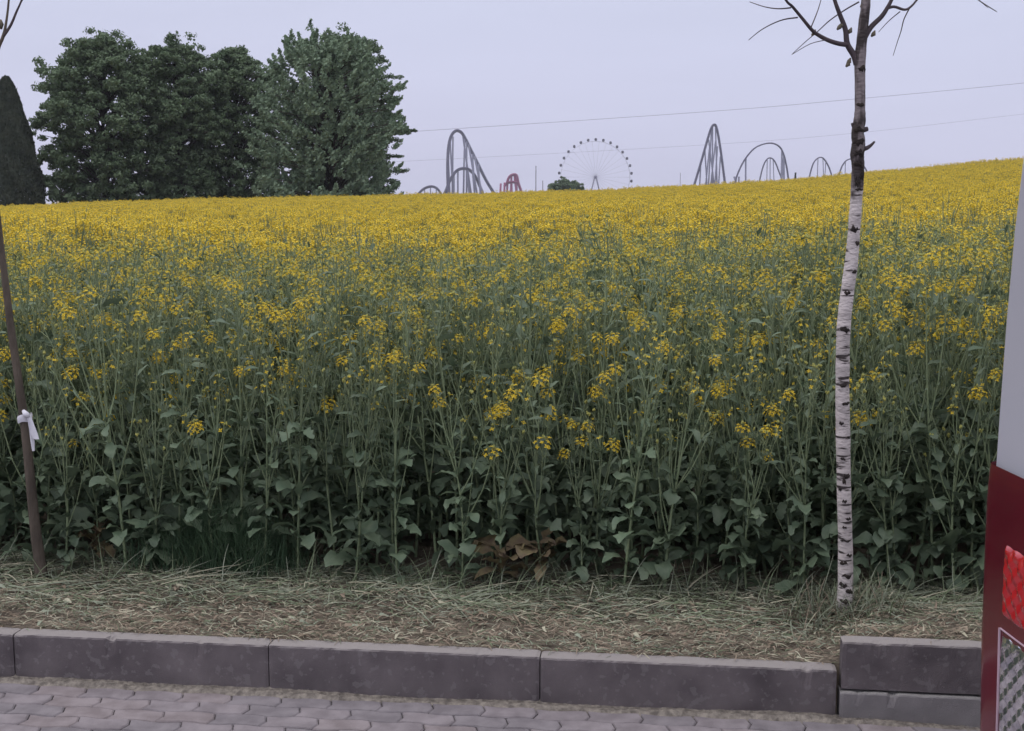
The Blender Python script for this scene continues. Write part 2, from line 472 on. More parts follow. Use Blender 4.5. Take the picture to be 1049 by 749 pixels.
def raceme(fl, pod, p, d, nfl, s, pods, full=True, bud=True):
    d = d.normalized()
    Lr = .018 + .0010 * nfl
    for k in range(nfl):
        t = k / max(1, nfl - 1); az = k * 2.4
        a = d.orthogonal().normalized(); a.rotate(Matrix.Rotation(az, 3, d))
        rr = (.010 + .020 * (1 - abs(t - .35))) * random.uniform(.6, 1.4)
        flower(fl, p + d * (Lr * (t - .4)) + a * rr, (a * (1.1 - t) + d * .8), s * random.uniform(.75, 1.15), full)
    if bud:
        for k in range(4 if full else 1):
            q = p + d * (Lr * .65) + Vector((random.uniform(-1, 1), random.uniform(-1, 1), random.uniform(-.5, 1))) * .006
            r_ = .0045
            fl.add([q + Vector((r_, 0, 0)), q + Vector((0, r_, 0)), q - Vector((r_, 0, 0)), q - Vector((0, r_, 0)), q + Vector((0, 0, r_ * 1.7)), q - Vector((0, 0, r_ * 1.7))],
                   [(0, 1, 4), (1, 2, 4), (2, 3, 4), (3, 0, 4), (1, 0, 5), (2, 1, 5), (3, 2, 5), (0, 3, 5)], 1)
    for k in range(pods):       # thin pods below the flowers
        a = d.orthogonal().normalized(); a.rotate(Matrix.Rotation(k * 2.4 + .5, 3, d))
        q = p - d * (.02 + .012 * k)
        e_ = q + (a * 1.0 + d * .9).normalized() * random.uniform(.03, .055)
        w_ = Vector((0, 0, 1)).cross(a).normalized() * .0016
        pod.add([q - w_, q + w_, e_ + w_ * .5, e_ - w_ * .5], [(0, 1, 2, 3)], 2)

def plant(kind, seed):
    """returns (stem MB, leaves MB, [flower cluster MBs])"""
    random.seed(seed)
    st, lf, fls = MB(), MB(), []
    near = kind not in ('mid', 'far'); old_ = kind == 'yellowed'; inner = kind == 'inner'
    H = {'front': random.uniform(.98, 1.2), 'inner': random.uniform(1.0, 1.2), 'short': random.uniform(.62, .9), 'yellowed': .8, 'mid': random.uniform(1.0, 1.22), 'far': random.uniform(1.0, 1.22)}[kind]
    lean = Vector((random.gauss(0, .05), random.gauss(0, .05), 0)); wig = Vector((random.gauss(0, .02), random.gauss(0, .02), 0))
    def sp(t): return lean * (t * t * H) + wig * math.sin(t * 5) + Vector((0, 0, t * H))
    n_ = 8 if near else 4
    r0 = random.uniform(.0045, .0075)
    st.tube([sp(i / n_) for i in range(n_ + 1)], [r0 * (1 - .72 * i / n_) for i in range(n_ + 1)], 6 if near else 3, 0, False)
    for k in range(27 if near else 3):
        t = random.uniform(.03, .55) if near else random.uniform(.45, .66)
        L = random.uniform(.05, .165) * (1.1 - .6 * t)
        old = 1 if (old_ and t < .2) else 0
        rape_leaf(lf, sp(t), k * 2.4 + random.uniform(-.4, .4), L, L * random.uniform(.26, .55), random.uniform(.1, 1.2), random.uniform(.7, 2.4), old, lobed=True)
    nb_ = random.randint(7, 10) if near else 6
    for k in range(nb_):
        t0 = random.uniform(.25, .86) if near else random.uniform(.6, .88)
        az = k * 2.4 + random.uniform(-.5, .5)
        o = sp(t0); L = (1.0 - t0) * H * random.uniform(.5, 1.05) + (.05 if near else .02)
        out = Vector((math.cos(az), math.sin(az), 0))
        spread = random.uniform(.14, .42)
        pts = [o + out * (L * spread * (s ** .7)) + Vector((0, 0, L * s * .93)) for s in ((0, .33, .66, 1) if near else (0, .5, 1))]
        st.tube(pts, [.0034 * (1 - .5 * i / (len(pts) - 1)) for i in range(len(pts))], 4 if near else 3, 0, False)
        if near or k % 2:
            rape_leaf(lf, o, az + .3, random.uniform(.06, .14), random.uniform(.018, .04), random.uniform(.3, 1.1), random.uniform(.4, 1.8), 0)
        if near:
            for q in range(2):
                rape_leaf(lf, pts[1 + q], az - .8 + q * 2, random.uniform(.03, .08), random.uniform(.010, .020), random.uniform(.3, 1.1), random.uniform(.2, 1.3), 0)
        d = pts[-1] - pts[-2]
        fl = MB()
        if near:
            q = random.random()
            if inner: nf = random.randint(5, 13) if q < .16 else (random.randint(1, 4) if q < .45 else 0)
            else: nf = random.randint(14, 30) if q < .15 else (random.randint(1, 5) if q < .42 else 0)
            raceme(fl, st, pts[-1], d, nf, .0105, random.randint(4, 9))
        else:
            raceme(fl, st, pts[-1], d, random.randint(8, 13) if kind == 'far' else (random.randint(5, 10) if random.random() < .32 else 0), .0115, 4, False)
        if fl.f: fls.append(fl)
    tp = sp(1); d = sp(1) - sp(.9); fl = MB()
    raceme(fl, st, tp, d, random.choice([0, 3, 6, 18]) if near else (random.randint(9, 14) if kind == 'far' else random.choice([0, 2, 10])), .0105 if near else .0115, 7 if near else 4, near)
    fls.append(fl)
    st.m = [1 if m_ == 2 else m_ for m_ in st.m]
    return st, lf, fls

SM, LM, FM = [M['stem'], M['pod']], [M['leaf'], M['leaf_old']], [M['petal'], M['bud']]
near_vars = []
for s_ in range(12):
    kind = 'front' if s_ < 7 else ('short' if s_ < 11 else 'yellowed')
    st, lf, fl = plant(kind, 100 + s_)
    near_vars.append([('stem', st.mesh('stem', SM, True)), ('leaves', lf.mesh('leaves', LM, True))] + [('flower_cluster', q.mesh('flower_cluster', FM)) for q in fl])
joint_mats = [M['stem'], M['pod'], M['leaf'], M['leaf_old'], M['petal'], M['bud']]
def joined(name, st, lf, fl):
    j = MB()
    j.add(st.v, [], 0); j.f += st.f; j.m += st.m
    b = len(j.v); j.v += lf.v; j.f += [tuple(b + i for i in f) for f in lf.f]; j.m += [m_ + 2 for m_ in lf.m]
    for q in fl:
        b = len(j.v); j.v += q.v; j.f += [tuple(b + i for i in f) for f in q.f]; j.m += [m_ + 4 for m_ in q.m]
    return bpy.data.objects.new(name, j.mesh(name, joint_mats))
src = bpy.data.collections.new('crop_sources')      # not linked to the scene: only instanced
for s_ in range(8): src.objects.link(joined('src_%02d' % s_, *plant('inner', 300 + s_)))
for s_ in range(8, 16): src.objects.link(joined('src_%02d' % s_, *plant('mid', 300 + s_)))
for s_ in range(16, 24): src.objects.link(joined('src_%02d' % s_, *plant('far', 300 + s_)))

random.seed(21)
# front rows: individual plants
fpts = []
tries = 0
while len(fpts) < 250 and tries < 20000:
    tries += 1
    u = random.uniform(-.75, 3.85); v = .74 + 1.05 * random.random() ** 1.1
    p = uv(u, v)
    if all((p.x - q[0]) ** 2 + (p.y - q[1]) ** 2 > .08 ** 2 for q in fpts): fpts.append((p.x, p.y, v))
GRP = 'rapeseed plants in the front rows of the crop'
ZONES = [(28, 'left of the sapling'), (75, 'right of the sapling'), (150, 'between sapling and grass tuft'), (215, 'at the left of the grass tuft'),
         (275, 'at the right of the grass tuft'), (350, 'beyond the second kerb stone'), (440, 'below the pale green tree'), (500, 'below the steel coaster drop'),
         (570, 'below the masts'), (645, 'below the ferris wheel'), (715, 'right of the ferris wheel'), (770, 'below the coaster tower'), (835, 'left of the birch'), (895, 'behind the birch trunk'),
         (950, 'just right of the birch'), (9999, 'beside the van')]
def plant_label(x, y, v, short, fl_):
    px = CX + FPX * x / y
    row = 'at the crop edge' if v < .92 else ('in the second row' if v < 1.2 else ('in the third row' if v < 1.5 else 'in the fourth row'))
    w_ = next(z for q, z in ZONES if px < q)
    return '%s %s rapeseed plant %s, %s' % ('short' if short else 'tall', fl_, row, w_)
FLN = [sum(len(me.polygons) for nm, me in q if nm == 'flower_cluster') for q in near_vars]
FMED = sorted(FLN)[len(FLN) // 2]
oldp = [(513, .80), (556, .86), (60, .88)]
olduv = []
for px_, v_ in oldp:
    p = on_z(px_, 600, .15); p = uv(to_uv(p)[0], v_); olduv.append((p.x, p.y, v_))
fpts = [q for q in fpts if all((q[0] - o[0]) ** 2 + (q[1] - o[1]) ** 2 > .12 ** 2 for o in olduv)]
OLDL = ['short rapeseed plant with yellowed and reddish lower leaves, below the steel coaster', 'short rapeseed plant with yellowing lower leaves, below the tall mast',
        'short rapeseed plant with a few yellow leaves beside the brown sapling', 'short rapeseed plant with yellowed lower leaves, left of the coaster tower']
for i, (x, y, v) in enumerate(sorted(fpts, key=lambda q: q[2]) + olduv):
    old = i >= len(fpts)
    vi = 11 if old else (random.choice([7, 8, 9, 10, 0, 2, 5]) if v < .90 else random.choice([0, 1, 2, 3, 4, 5, 6, 0, 1, 2, 3, 4, 5, 6, 7, 9]))
    root = empty('rapeseed_plant', (x, y, gz(x, y) - .01))
    root.rotation_euler = (random.gauss(0, .06), random.gauss(0, .06), random.uniform(0, 6.28))
    s_ = random.uniform(.86, 1.08) * (1 if v > .95 else .93)
    root.scale = (s_, s_, s_)
    tag(root, OLDL[i - len(fpts)] if old else plant_label(x, y, v, vi >= 7, 'well-flowered' if FLN[vi] > FMED else 'sparsely flowered'), 'rapeseed plant', GRP)
    for nm, me in near_vars[vi]:
        c = bpy.data.objects.new(nm, me); COL.objects.link(c); c.parent = root

# the rest of the field: one crop object, plants set out by geometry nodes
def field_points():
    P = []
    def strip(y0, y1, dens, half0, kind):
        hw = lambda y: .50 * y + half0
        area = (hw(y0) + hw(y1)) * (y1 - y0); n = int(area * dens)
        Y = RNG.uniform(y0, y1, n); X = RNG.uniform(-1, 1, n) * (.50 * Y + half0)
        v = (X - K0.x) * EV.x + (Y - K0.y) * EV.y
        u = (X - K0.x) * EU.x + (Y - K0.y) * EU.y
        keep = (v > 1.72) | ((v > .8) & ((u < -.75) | (u > 3.85)))
        X, Y = X[keep], Y[keep]
        sc = np.clip(RNG.normal(1.0, .08, len(X)), .75, 1.17) * (1 + .035 * np.sin(X * .8 + 1.3 * np.sin(Y * .45)) )
        pf = np.clip((Y + 1.5 * np.sin(X * .6 + Y * .3) - 8.0) / 7.0, 0, 1)
        idx = RNG.integers(0, 8, len(X)) + (0 if kind == 'near' else np.where(RNG.random(len(X)) < pf, 16, 8))
        P.append(np.stack([X, Y, ground(X, Y) - .01, sc, idx, RNG.uniform(0, 6.28, len(X)), RNG.normal(0, .07, len(X)), RNG.normal(0, .07, len(X))], 1))
    strip(3.9, 9.0, 48, 1.2, 'near')
    strip(9.0, 14, 32, 1.2, 'mid')
    strip(14, 30, 26, 1.2, 'mid')
    strip(30, 60, 20, 1.2, 'mid')
    strip(60, 93, 17, 1.2, 'mid')
    return np.concatenate(P)
FP = field_points()
me = bpy.data.meshes.new('rapeseed_crop')
me.vertices.add(len(FP))
me.vertices.foreach_set('co', np.ascontiguousarray(FP[:, :3]).ravel())
a = me.attributes.new('psc', 'FLOAT', 'POINT'); a.data.foreach_set('value', FP[:, 3])
a = me.attributes.new('pid', 'INT', 'POINT'); a.data.foreach_set('value', FP[:, 4].astype(np.int32))
a = me.attributes.new('prot', 'FLOAT_VECTOR', 'POINT'); a.data.foreach_set('vector', np.ascontiguousarray(FP[:, [6, 7, 5]]).ravel())
crop = bpy.data.objects.new('rapeseed_crop', me); COL.objects.link(crop)
tag(crop, 'dense flowering yellow rapeseed crop covering the slope up to the skyline', 'crop', kind='stuff')
ng = bpy.data.node_groups.new('scatter', 'GeometryNodeTree')
ng.interface.new_socket('Geometry', in_out='INPUT', socket_type='NodeSocketGeometry')
ng.interface.new_socket('Geometry', in_out='OUTPUT', socket_type='NodeSocketGeometry')
G = ng.nodes.new; L = ng.links.new
gi, go = G('NodeGroupInput'), G('NodeGroupOutput')
m2p = G('GeometryNodeMeshToPoints'); iop = G('GeometryNodeInstanceOnPoints')
ci = G('GeometryNodeCollectionInfo'); ci.inputs[0].default_value = src; ci.inputs[1].default_value = True; ci.inputs[2].default_value = True
def na(nm, ty):
    x = G('GeometryNodeInputNamedAttribute'); x.data_type = ty; x.inputs[0].default_value = nm; return x.outputs[0]
L(gi.outputs[0], m2p.inputs[0]); L(m2p.outputs[0], iop.inputs['Points']); L(ci.outputs[0], iop.inputs['Instance'])
iop.inputs['Pick Instance'].default_value = True
L(na('pid', 'INT'), iop.inputs['Instance Index']); L(na('psc', 'FLOAT'), iop.inputs['Scale'])
e2r = G('FunctionNodeEulerToRotation'); L(na('prot', 'FLOAT_VECTOR'), e2r.inputs[0]); L(e2r.outputs[0], iop.inputs['Rotation'])
L(iop.outputs[0], go.inputs[0])
md = crop.modifiers.new('scatter', 'NODES'); md.node_group = ng

# ------------------------------------------------------------------ broadleaf trees beyond the crest
def leaf_cloud(mb, c, rx, ry, rz, n, size, shell=.35, mats=1):
    for k in range(n):
        d = Vector((random.gauss(0, 1), random.gauss(0, 1), random.gauss(0, 1))).normalized()
        r_ = random.random() ** shell
        p = Vector((c[0] + d.x * rx * r_, c[1] + d.y * ry * r_, c[2] + d.z * rz * r_))
        nrm = (d + Vector((random.gauss(0, .6), random.gauss(0, .6), random.gauss(0, .6) + .3))).normalized()
        a = nrm.orthogonal().normalized(); a.rotate(Matrix.Rotation(random.uniform(0, 6.28), 3, nrm)); b = nrm.cross(a)
        s_ = size * random.uniform(.6, 1.3)
        mb.add([p - a * s_, p - b * s_ * .55, p + a * s_, p + b * s_ * .55], [(0, 1, 2, 3)], random.randrange(mats))

M['bark'] = mat('dark_bark', (.05, .04, .035), (.09, .075, .06), 6, .9, bump=.5)
def crown_tree(name, label, cat, px, Y, top_y, half_px, base_h, lobes, leafm, group, spiky=0.0, dens=1.0, seed=0, extra=(), lean=0.0, prof=None):
    random.seed(seed)
    c = at(px, 200, Y); x = c.x; g = gz(x, Y) - .05
    top = at(px, top_y, Y).z; hw = half_px / FPX * Y
    root = empty(name, (x, Y, g)); tag(root, label, cat, group)
    tr = MB(); H = top - g
    tr.tube([(0, 0, 0), (.1, 0, H * .25), (0, .1, H * .5), (.05, 0, H * .8)], [.26, .2, .13, .05], 8)
    cr_ = MB()
    for k in range(lobes):
        h = min(.955 if spiky else .985, base_h + (1 - base_h) * (k + .5) / lobes + random.uniform(-.04, .04))
        t = (h - base_h) / (1 - base_h)
        w_ = hw * (.93 + .07 * math.sin(k * 1.7)) * max(.02, 1 - max(0, (t - .42) / .60) ** 2.2) ** .5
        az = k * 2.399 + random.uniform(-.3, .3)
        rr = random.uniform(.12, 1.0) ** .55
        lx, ly, lz = math.cos(az) * w_ * rr, math.sin(az) * w_ * rr * .9, h * H
        if lz > H * .97: lx *= .4; ly *= .4
        tr.tube([(0, 0, max(.6, lz - 1.4 - .25 * w_)), (lx * .5, ly * .5, lz - .5), (lx, ly, lz)], [.07, .045, .02], 5)
        s_ = random.uniform(.55, 1.05)
        if spiky:   # upward pointing clumps of shoots
            for q in range(4):
                o = Vector((random.gauss(0, .5), random.gauss(0, .5), random.gauss(0, .45)))
                up = Vector((lx * .25 + random.gauss(0, .3), ly * .25 + random.gauss(0, .3), 1.0)).normalized()
                for j in range(int(62 * dens)):
                    tt = random.random()
                    w2 = .30 * (1 - tt) + .04
                    p = Vector((lx, ly, lz)) + o + up * (tt * .95 - .35) + Vector((random.gauss(0, w2 * .55), random.gauss(0, w2 * .55), random.gauss(0, .05)))
                    nrm = Vector((random.gauss(0, 1), random.gauss(0, 1), random.gauss(.6, .6))).normalized(); a_ = nrm.orthogonal(); b_ = nrm.cross(a_)
                    z_ = random.uniform(.07, .14)
                    cr_.add([p - a_ * z_, p - b_ * z_ * .6, p + a_ * z_, p + b_ * z_ * .6], [(0, 1, 2, 3)], 0)
        else:
            for q in range(6):
                o = (lx + random.gauss(0, .6), ly + random.gauss(0, .6), lz + random.gauss(0, .45))
                leaf_cloud(cr_, o, s_ * .66, s_ * .66, s_ * .42, int(72 * dens), .135, .5)
    for (ex, ey, er) in extra:      # outlying sprays at the rim of the crown
        p = at(ex, ey, Y) - Vector((x, Y, g))
        tr.tube([(p.x * .35, 0, p.z - .5), (p.x * .8, 0, p.z - .08), (p.x, 0, p.z)], [.07, .04, .015], 5)
        for q in range(5):
            leaf_cloud(cr_, (p.x - q * er * .55 * (1 if p.x > 0 else -1), random.gauss(0, .2), p.z + random.gauss(0, .08)), er * .75, er * .6, er * .42, int(60 * dens), .09, .5)
    tr.build('trunk', M['bark'], root, True)
    cr_.build('crown', leafm, root)
    return root
M['tree1'] = mat('broadleaf_dark', (.095, .140, .078), (.155, .21, .12), .9, .75, transl=.2, spec=.25)
M['tree2'] = mat('broadleaf_grey', (.18, .25, .165), (.265, .345, .23), .9, .75, transl=.2, spec=.25)
TG = 'trees standing beyond the crest of the field'
crown_tree('broadleaf_tree', 'dark round broadleaf tree next to the pointed conifer, leftmost of the clump', 'tree', 108, 98, 45, 68, .05, 230, M['tree1'], TG, seed=1,
           extra=[(48, 92, .5), (44, 118, .5), (58, 85, .5), (46, 150, .5), (98, 46, .55), (112, 42, .5), (122, 50, .4), (85, 62, .5), (134, 54, .4)])
crown_tree('broadleaf_tree', 'dark airy broadleaf tree with a loose top, in the middle of the clump', 'tree', 184, 101, 49, 56, .05, 190, M['tree1'], TG, seed=2, dens=.85,
           extra=[(178, 52, .5), (188, 46, .45), (198, 50, .4), (168, 60, .5), (207, 58, .4)])
crown_tree('broadleaf_tree', 'dark lower broadleaf tree tucked behind the pale green one', 'tree', 244, 103, 56, 54, .05, 190, M['tree1'], TG, seed=3, dens=.85,
           extra=[(228, 62, .5), (243, 60, .5), (256, 60, .5), (266, 66, .4)])
crown_tree('broadleaf_tree', 'pale grey-green tree with upswept shoots, rightmost and tallest of the clump', 'tree', 338, 95, 41, 77, .04, 270, M['tree2'], TG, spiky=1, seed=4,
           extra=[(372, 50, .4), (300, 56, .4)])
crown_tree('broadleaf_tree', 'dark tree behind the pale green one, its sprays reaching out to the right', 'tree', 358, 103, 42, 48, .05, 130, M['tree1'], TG, seed=5,
           extra=[(410, 78, .5), (412, 90, .45), (407, 100, .4), (411, 119, .45), (418, 136, .4), (426, 135, .25), (408, 143, .5), (410, 160, .4), (417, 174, .4), (404, 185, .5), (382, 52, .4), (396, 62, .4)])

# clipped pointed conifer
random.seed(9)
M['thuja'] = mat('conifer_dark', (.035, .044, .034), (.060, .070, .052), 1.5, .9, spec=.15)
Yt = 92.0
pb = at(13, 212, Yt); gz_ = gz(pb.x, Yt) - .05
root = empty('pointed_conifer', (pb.x, Yt, gz_)); tag(root, 'dense dark pointed conifer clipped to a cone left of the tree clump', 'conifer')
Ht = at(10, 80, Yt).z - gz_
mb = MB(); mb.tube([(0, 0, 0), (0, 0, Ht * .8)], [.2, .05], 8); mb.build('trunk', M['bark'], root)
mb = MB()
for k in range(60000):
    t = random.random() ** 1.25; a_ = random.uniform(0, 6.28)
    rw = 2.62 * (1 - t) ** .64 * (1 - .12 * (1 - min(1, t * 4))) + .12
    rr = rw * (1 - abs(random.gauss(0, .09))) * (1 + .05 * math.sin(a_ * 5 + t * 20))
    p = Vector((math.cos(a_) * rr, math.sin(a_) * rr, t * Ht + random.uniform(-.05, .05)))
    if p.z < .2: continue
    nrm = Vector((math.cos(a_) + random.gauss(0, .5), math.sin(a_) + random.gauss(0, .5), random.gauss(.2, .4))).normalized()
    s1 = Vector((0, 0, 1)).cross(nrm).normalized(); s2 = nrm.cross(s1); z_ = random.uniform(.06, .13)
    mb.add([p - s1 * z_ * .6, p + s1 * z_ * .6, p + s2 * z_ * 1.7], [(0, 1, 2)], 0)
mb.build('crown', M['thuja'], root)
# ------------------------------------------------------------------ far round tree and little conifer by the park
crown_tree('round_tree', 'low dark round treetop showing under the ferris wheel', 'tree', 580, 300, 186.5, 21, .60, 170, M['tree1'], None, seed=12, dens=2.0)

M['steel'] = mat('coaster_steel', (.06, .055, .11), (.08, .075, .13), .05, .6)
M['steel2'] = mat('coaster_support', (.15, .15, .22), (.18, .18, .25), .05, .6)
M['magenta'] = mat('coaster_magenta', (.22, .045, .12), (.26, .06, .14), .05, .6)
M['white_steel'] = mat('wheel_steel', (.36, .36, .42), (.40, .40, .46), .05, .6)
M['cabin'] = mat('wheel_cabin', (.05, .05, .08), (.07, .07, .10), .05, .5)
M['pole'] = mat('mast_steel', (.20, .19, .24), (.25, .24, .28), .3, .6)

def cr_spline(P, n=8):
    P = [Vector(p) for p in P]; out = []
    for i in range(len(P) - 1):
        p0 = P[max(i - 1, 0)]; p1 = P[i]; p2 = P[i + 1]; p3 = P[min(i + 2, len(P) - 1)]
        for k in range(n):
            t = k / n
            out.append(.5 * ((2 * p1) + (-p0 + p2) * t + (2 * p0 - 5 * p1 + 4 * p2 - p3) * t * t + (-p0 + 3 * p1 - 3 * p2 + p3) * t ** 3))
    out.append(P[-1]); return out

def coaster(label, Y, track_px, supports, base_y=226, m_t='steel', m_s='steel2', gauge=1.6, rr=.42, drift=0.0, spine=True, ties=True, sr=.35):
    """track_px: list of pixel polylines; supports: list of (x_top,y_top,x_foot)"""
    rr *= 2.6; sr *= 2.2
    cx = sum(p[0] for p in track_px[0]) / len(track_px[0])
    c = at(cx, 200, Y); g = gz(c.x, Y)
    root = empty('roller_coaster', (c.x, Y, g)); tag(root, label, 'roller coaster')
    O = Vector((c.x, Y, g))
    for pl in track_px:
        n = len(pl); pts = [at(x, y, Y + drift * (i / max(1, n - 1) - .5)) - O for i, (x, y) in enumerate(pl)]
        pts = cr_spline(pts, 6)
        off = Vector((0, gauge, 0)); mb = MB()
        mb.tube([p + off for p in pts], rr * .6, 6); mb.tube([p - off for p in pts], rr * .6, 6)
        if spine:
            mb.tube([p - Vector((0, 0, gauge * .5)) for p in pts], rr, 6)
        if ties:
            acc = 0
            for i in range(len(pts) - 1):
                p, q = pts[i], pts[i + 1]; m = max(1, int((q - p).length / 3.0))
                for k in range(m):
                    w = p.lerp(q, k / m)
                    mb.tube([w + off, w - Vector((0, 0, gauge * .5)), w - off], rr * .35, 4)
        mb.build('track', M[m_t], root, True)
    for (xt, yt, xf, *r_) in supports:
        dy = r_[0] if r_ else 0.0
        a = at(xt, yt, Y) - O; b = at(xf, base_y, Y + dy) - O; b.z = min(b.z, 0) - .1
        b.x = at(xf, HOR, Y + dy).x - O.x
        mb = MB(); mb.tube([a, b], [sr * .9, sr], 6); mb.build('support_column', M[m_s], root, True)
    return root
def foot(x, y): return (x, y)
coaster('tall dark steel coaster with a steep drop, beside the clump of trees', 1150,
        [[(459, 222), (459, 195), (458.5, 170), (459.5, 150), (462.5, 138), (467, 133.5), (472, 134.5), (476, 140), (482, 152), (490, 168), (498, 184), (506, 197), (516, 212), (524, 222)],
         [(452, 206), (457, 194), (461, 184), (467, 175), (474, 172), (481, 173.5), (487, 180), (492, 191), (497, 203), (502, 215)]],
        [(464, 140, 463), (465, 177, 465), (469, 174, 469), (478, 145, 478), (478, 173, 484), (484, 158, 488), (484, 175, 489), (490, 168, 494), (476, 142, 474), (480, 148, 494), (486, 160, 500), (474, 138, 487), (461, 145, 466), (459, 158, 462)], gauge=1.5, rr=.55, drift=30, sr=.4)
coaster('small low coaster hump between the tree clump and the tall steel drop', 1150,
        [[(420, 212), (428, 199), (434, 193), (441, 190.5), (447, 192), (452, 198), (460, 212)]],
        [(435, 193, 435), (441, 191, 441), (447, 192, 447), (430, 197, 430), (451, 197, 451)], rr=.4, sr=.25)
coaster('small magenta coaster structure right of the tall steel drop', 1050,
        [[(518, 190), (520, 187), (525, 186), (531, 187)], [(519, 189), (521, 182), (524, 179), (529, 179), (531, 187), (534, 196), (538, 210)]],
        [(520, 184, 518), (524, 180, 522), (524, 186, 525), (529, 180, 530), (513, 188, 511), (517, 187, 515), (527, 180, 533)], m_t='magenta', m_s='magenta', gauge=1.0, rr=.45, sr=.45)
coaster('tall narrow coaster tower with crossed bracing, left of the arched coaster', 1050,
        [[(702, 222), (707, 202), (712, 186), (718, 166), (724, 145), (728, 132), (731, 127.5), (734, 130), (737, 145), (740, 166), (743, 190), (746, 215)]],
        [(729, 130, 724), (730, 129, 730), (733, 131, 736), (726, 143, 737), (727, 150, 719), (722, 152, 727), (733, 145, 724), (735, 150, 730), (718, 166, 715), (738, 160, 734)], gauge=1.3, rr=.4, sr=.3)
coaster('wide arched coaster hill left of the birch trunk', 1000,
        [[(748, 206), (752, 190), (757, 175), (764, 162), (773, 152), (783, 147.5), (792, 147), (799, 151), (803, 159), (806, 172), (808, 186), (811, 206)]],
        [(764, 162, 764), (754, 181, 754), (757, 181, 757), (801, 155, 800), (803, 158, 804), (803, 160, 797), (752, 181, 766)], gauge=.9, rr=.35, sr=.35, spine=False)
coaster('narrow coaster arch standing inside the wide arched hill', 1080,
        [[(774, 210), (778, 186), (782, 170), (786, 163), (790, 162), (794, 166), (798, 176), (802, 188), (806, 210)]],
        [(786, 163, 785), (792, 163, 795), (789, 162, 789)], gauge=.9, rr=.3, sr=.2, spine=False)
coaster('low coaster arch just left of the birch trunk', 1080,
        [[(824, 206), (829, 182), (833, 168), (838, 162), (843, 162), (848, 169), (852, 180), (858, 204)]],
        [(838, 162, 836), (843, 163, 846), (846, 166, 842)], gauge=.9, rr=.3, sr=.2, spine=False)
coaster('small coaster arch partly hidden by the birch trunk', 1080,
        [[(855, 204), (860, 178), (864, 168), (869, 163.5), (876, 163), (883, 168), (889, 178), (896, 200)]],
        [(866, 166, 865), (874, 163, 874)], gauge=.9, rr=.3, sr=.2, spine=False)

# ferris wheel
Yf = 1150.0; cw = at(610, 181.5, Yf); Rw = 37.5 / FPX * Yf
gf = gz(cw.x, Yf)
fw = empty('ferris_wheel', (cw.x, Yf, gf)); tag(fw, 'tall white ferris wheel ringed with small dark cabins on the skyline', 'ferris wheel')
hub = Vector((0, 0, cw.z - gf))
yaw = R(8)
def wp(a_, r_, dy=0.0): return hub + Vector((math.cos(a_) * r_ * math.cos(yaw) , math.cos(a_) * r_ * math.sin(yaw) + dy, math.sin(a_) * r_))
mb = MB()
for dy in (-1.2, 1.2):
    for rr_ in (Rw * .95, ):
        mb.tube([wp(2 * math.pi * k / 64, rr_, dy) for k in range(65)], .10, 5)
mb.build('rim', M['white_steel'], fw, True)
mb = MB()
for k in range(30):
    a_ = 2 * math.pi * k / 30; mb.tube([wp(a_, 1.0, 0), wp(a_, Rw * .95, 1.2 if k % 2 else -1.2)], .085, 4)
mb.build('spokes', M['white_steel'], fw, True)
for s_ in (-1, 1):
    mb = MB(); mb.tube([hub + Vector((s_ * .5, -2, .8)), Vector((s_ * 11, -4, 0))], .5, 6)
    mb.tube([hub + Vector((s_ * .5, 2, .8)), Vector((s_ * 11, 4, 0))], .5, 6); mb.build('support_leg', M['steel2'], fw, True)
mb = MB(); mb.tube([hub + Vector((0, -2.4, 0)), hub + Vector((0, 2.4, 0))], 1.5, 12); mb.build('hub', M['steel2'], fw, True)
mbc = MB()
mbc.tube([(0, 0, 1.4), (0, 0, 1.0), (0, 0, -.7), (0, 0, -1.3)], [.5, 1.15, 1.25, .6], 8)
cab_me = mbc.mesh('cabin', M['cabin'], True)
for k in range(30):
    c = bpy.data.objects.new('cabin', cab_me); COL.objects.link(c); c.parent = fw
    c.location = wp(2 * math.pi * (k + .5) / 30, Rw)

# masts
def mast(px, ytop, Y, r_, label):
    t = at(px, ytop, Y); g = gz(t.x, Y); mb = MB()
    mb.tube([(t.x, Y, g), (t.x, Y, t.z)], [r_, r_ * .7], 8)
    mb.tube([(t.x, Y, g), (t.x, Y, g + .6)], [r_ * 1.8, r_ * 1.6], 8)
    tag(mb.build('mast', M['pole'], None, True, loc=(t.x, Y, g)), label, 'mast')
mast(549, 170, 700, .42, 'tall thin grey mast left of the ferris wheel')
mast(556, 185, 700, .38, 'short thin mast close to the tall one left of the ferris wheel')
mast(697, 177, 700, .26, 'thin mast on the skyline between ferris wheel and coaster tower')
# little conifer tip
t = at(815, 177, 400); g = gz(t.x, 400); root = empty('small_conifer', (t.x, 400, g)); tag(root, 'tiny dark conifer tip between two coaster arches', 'conifer')
random.seed(31)
mb = MB(); Hh = t.z - g; mb.tube([(0, 0, 0), (0, 0, Hh * .9)], [.25, .05], 6); mb.build('trunk', M['bark'], root)
mb = MB()
for k in range(2500):
    tt = random.random(); a_ = random.uniform(0, 6.28); rr = (1 - tt) * 2.6 * random.random() ** .4
    p = Vector((math.cos(a_) * rr, math.sin(a_) * rr, Hh * (.1 + .9 * tt)))
    mb.add([p, p + Vector((random.uniform(-.3, .3), random.uniform(-.3, .3), .2)), p + Vector((random.uniform(-.3, .3), .2, -.25))], [(0, 1, 2)])
mb.build('crown', M['thuja'], root)

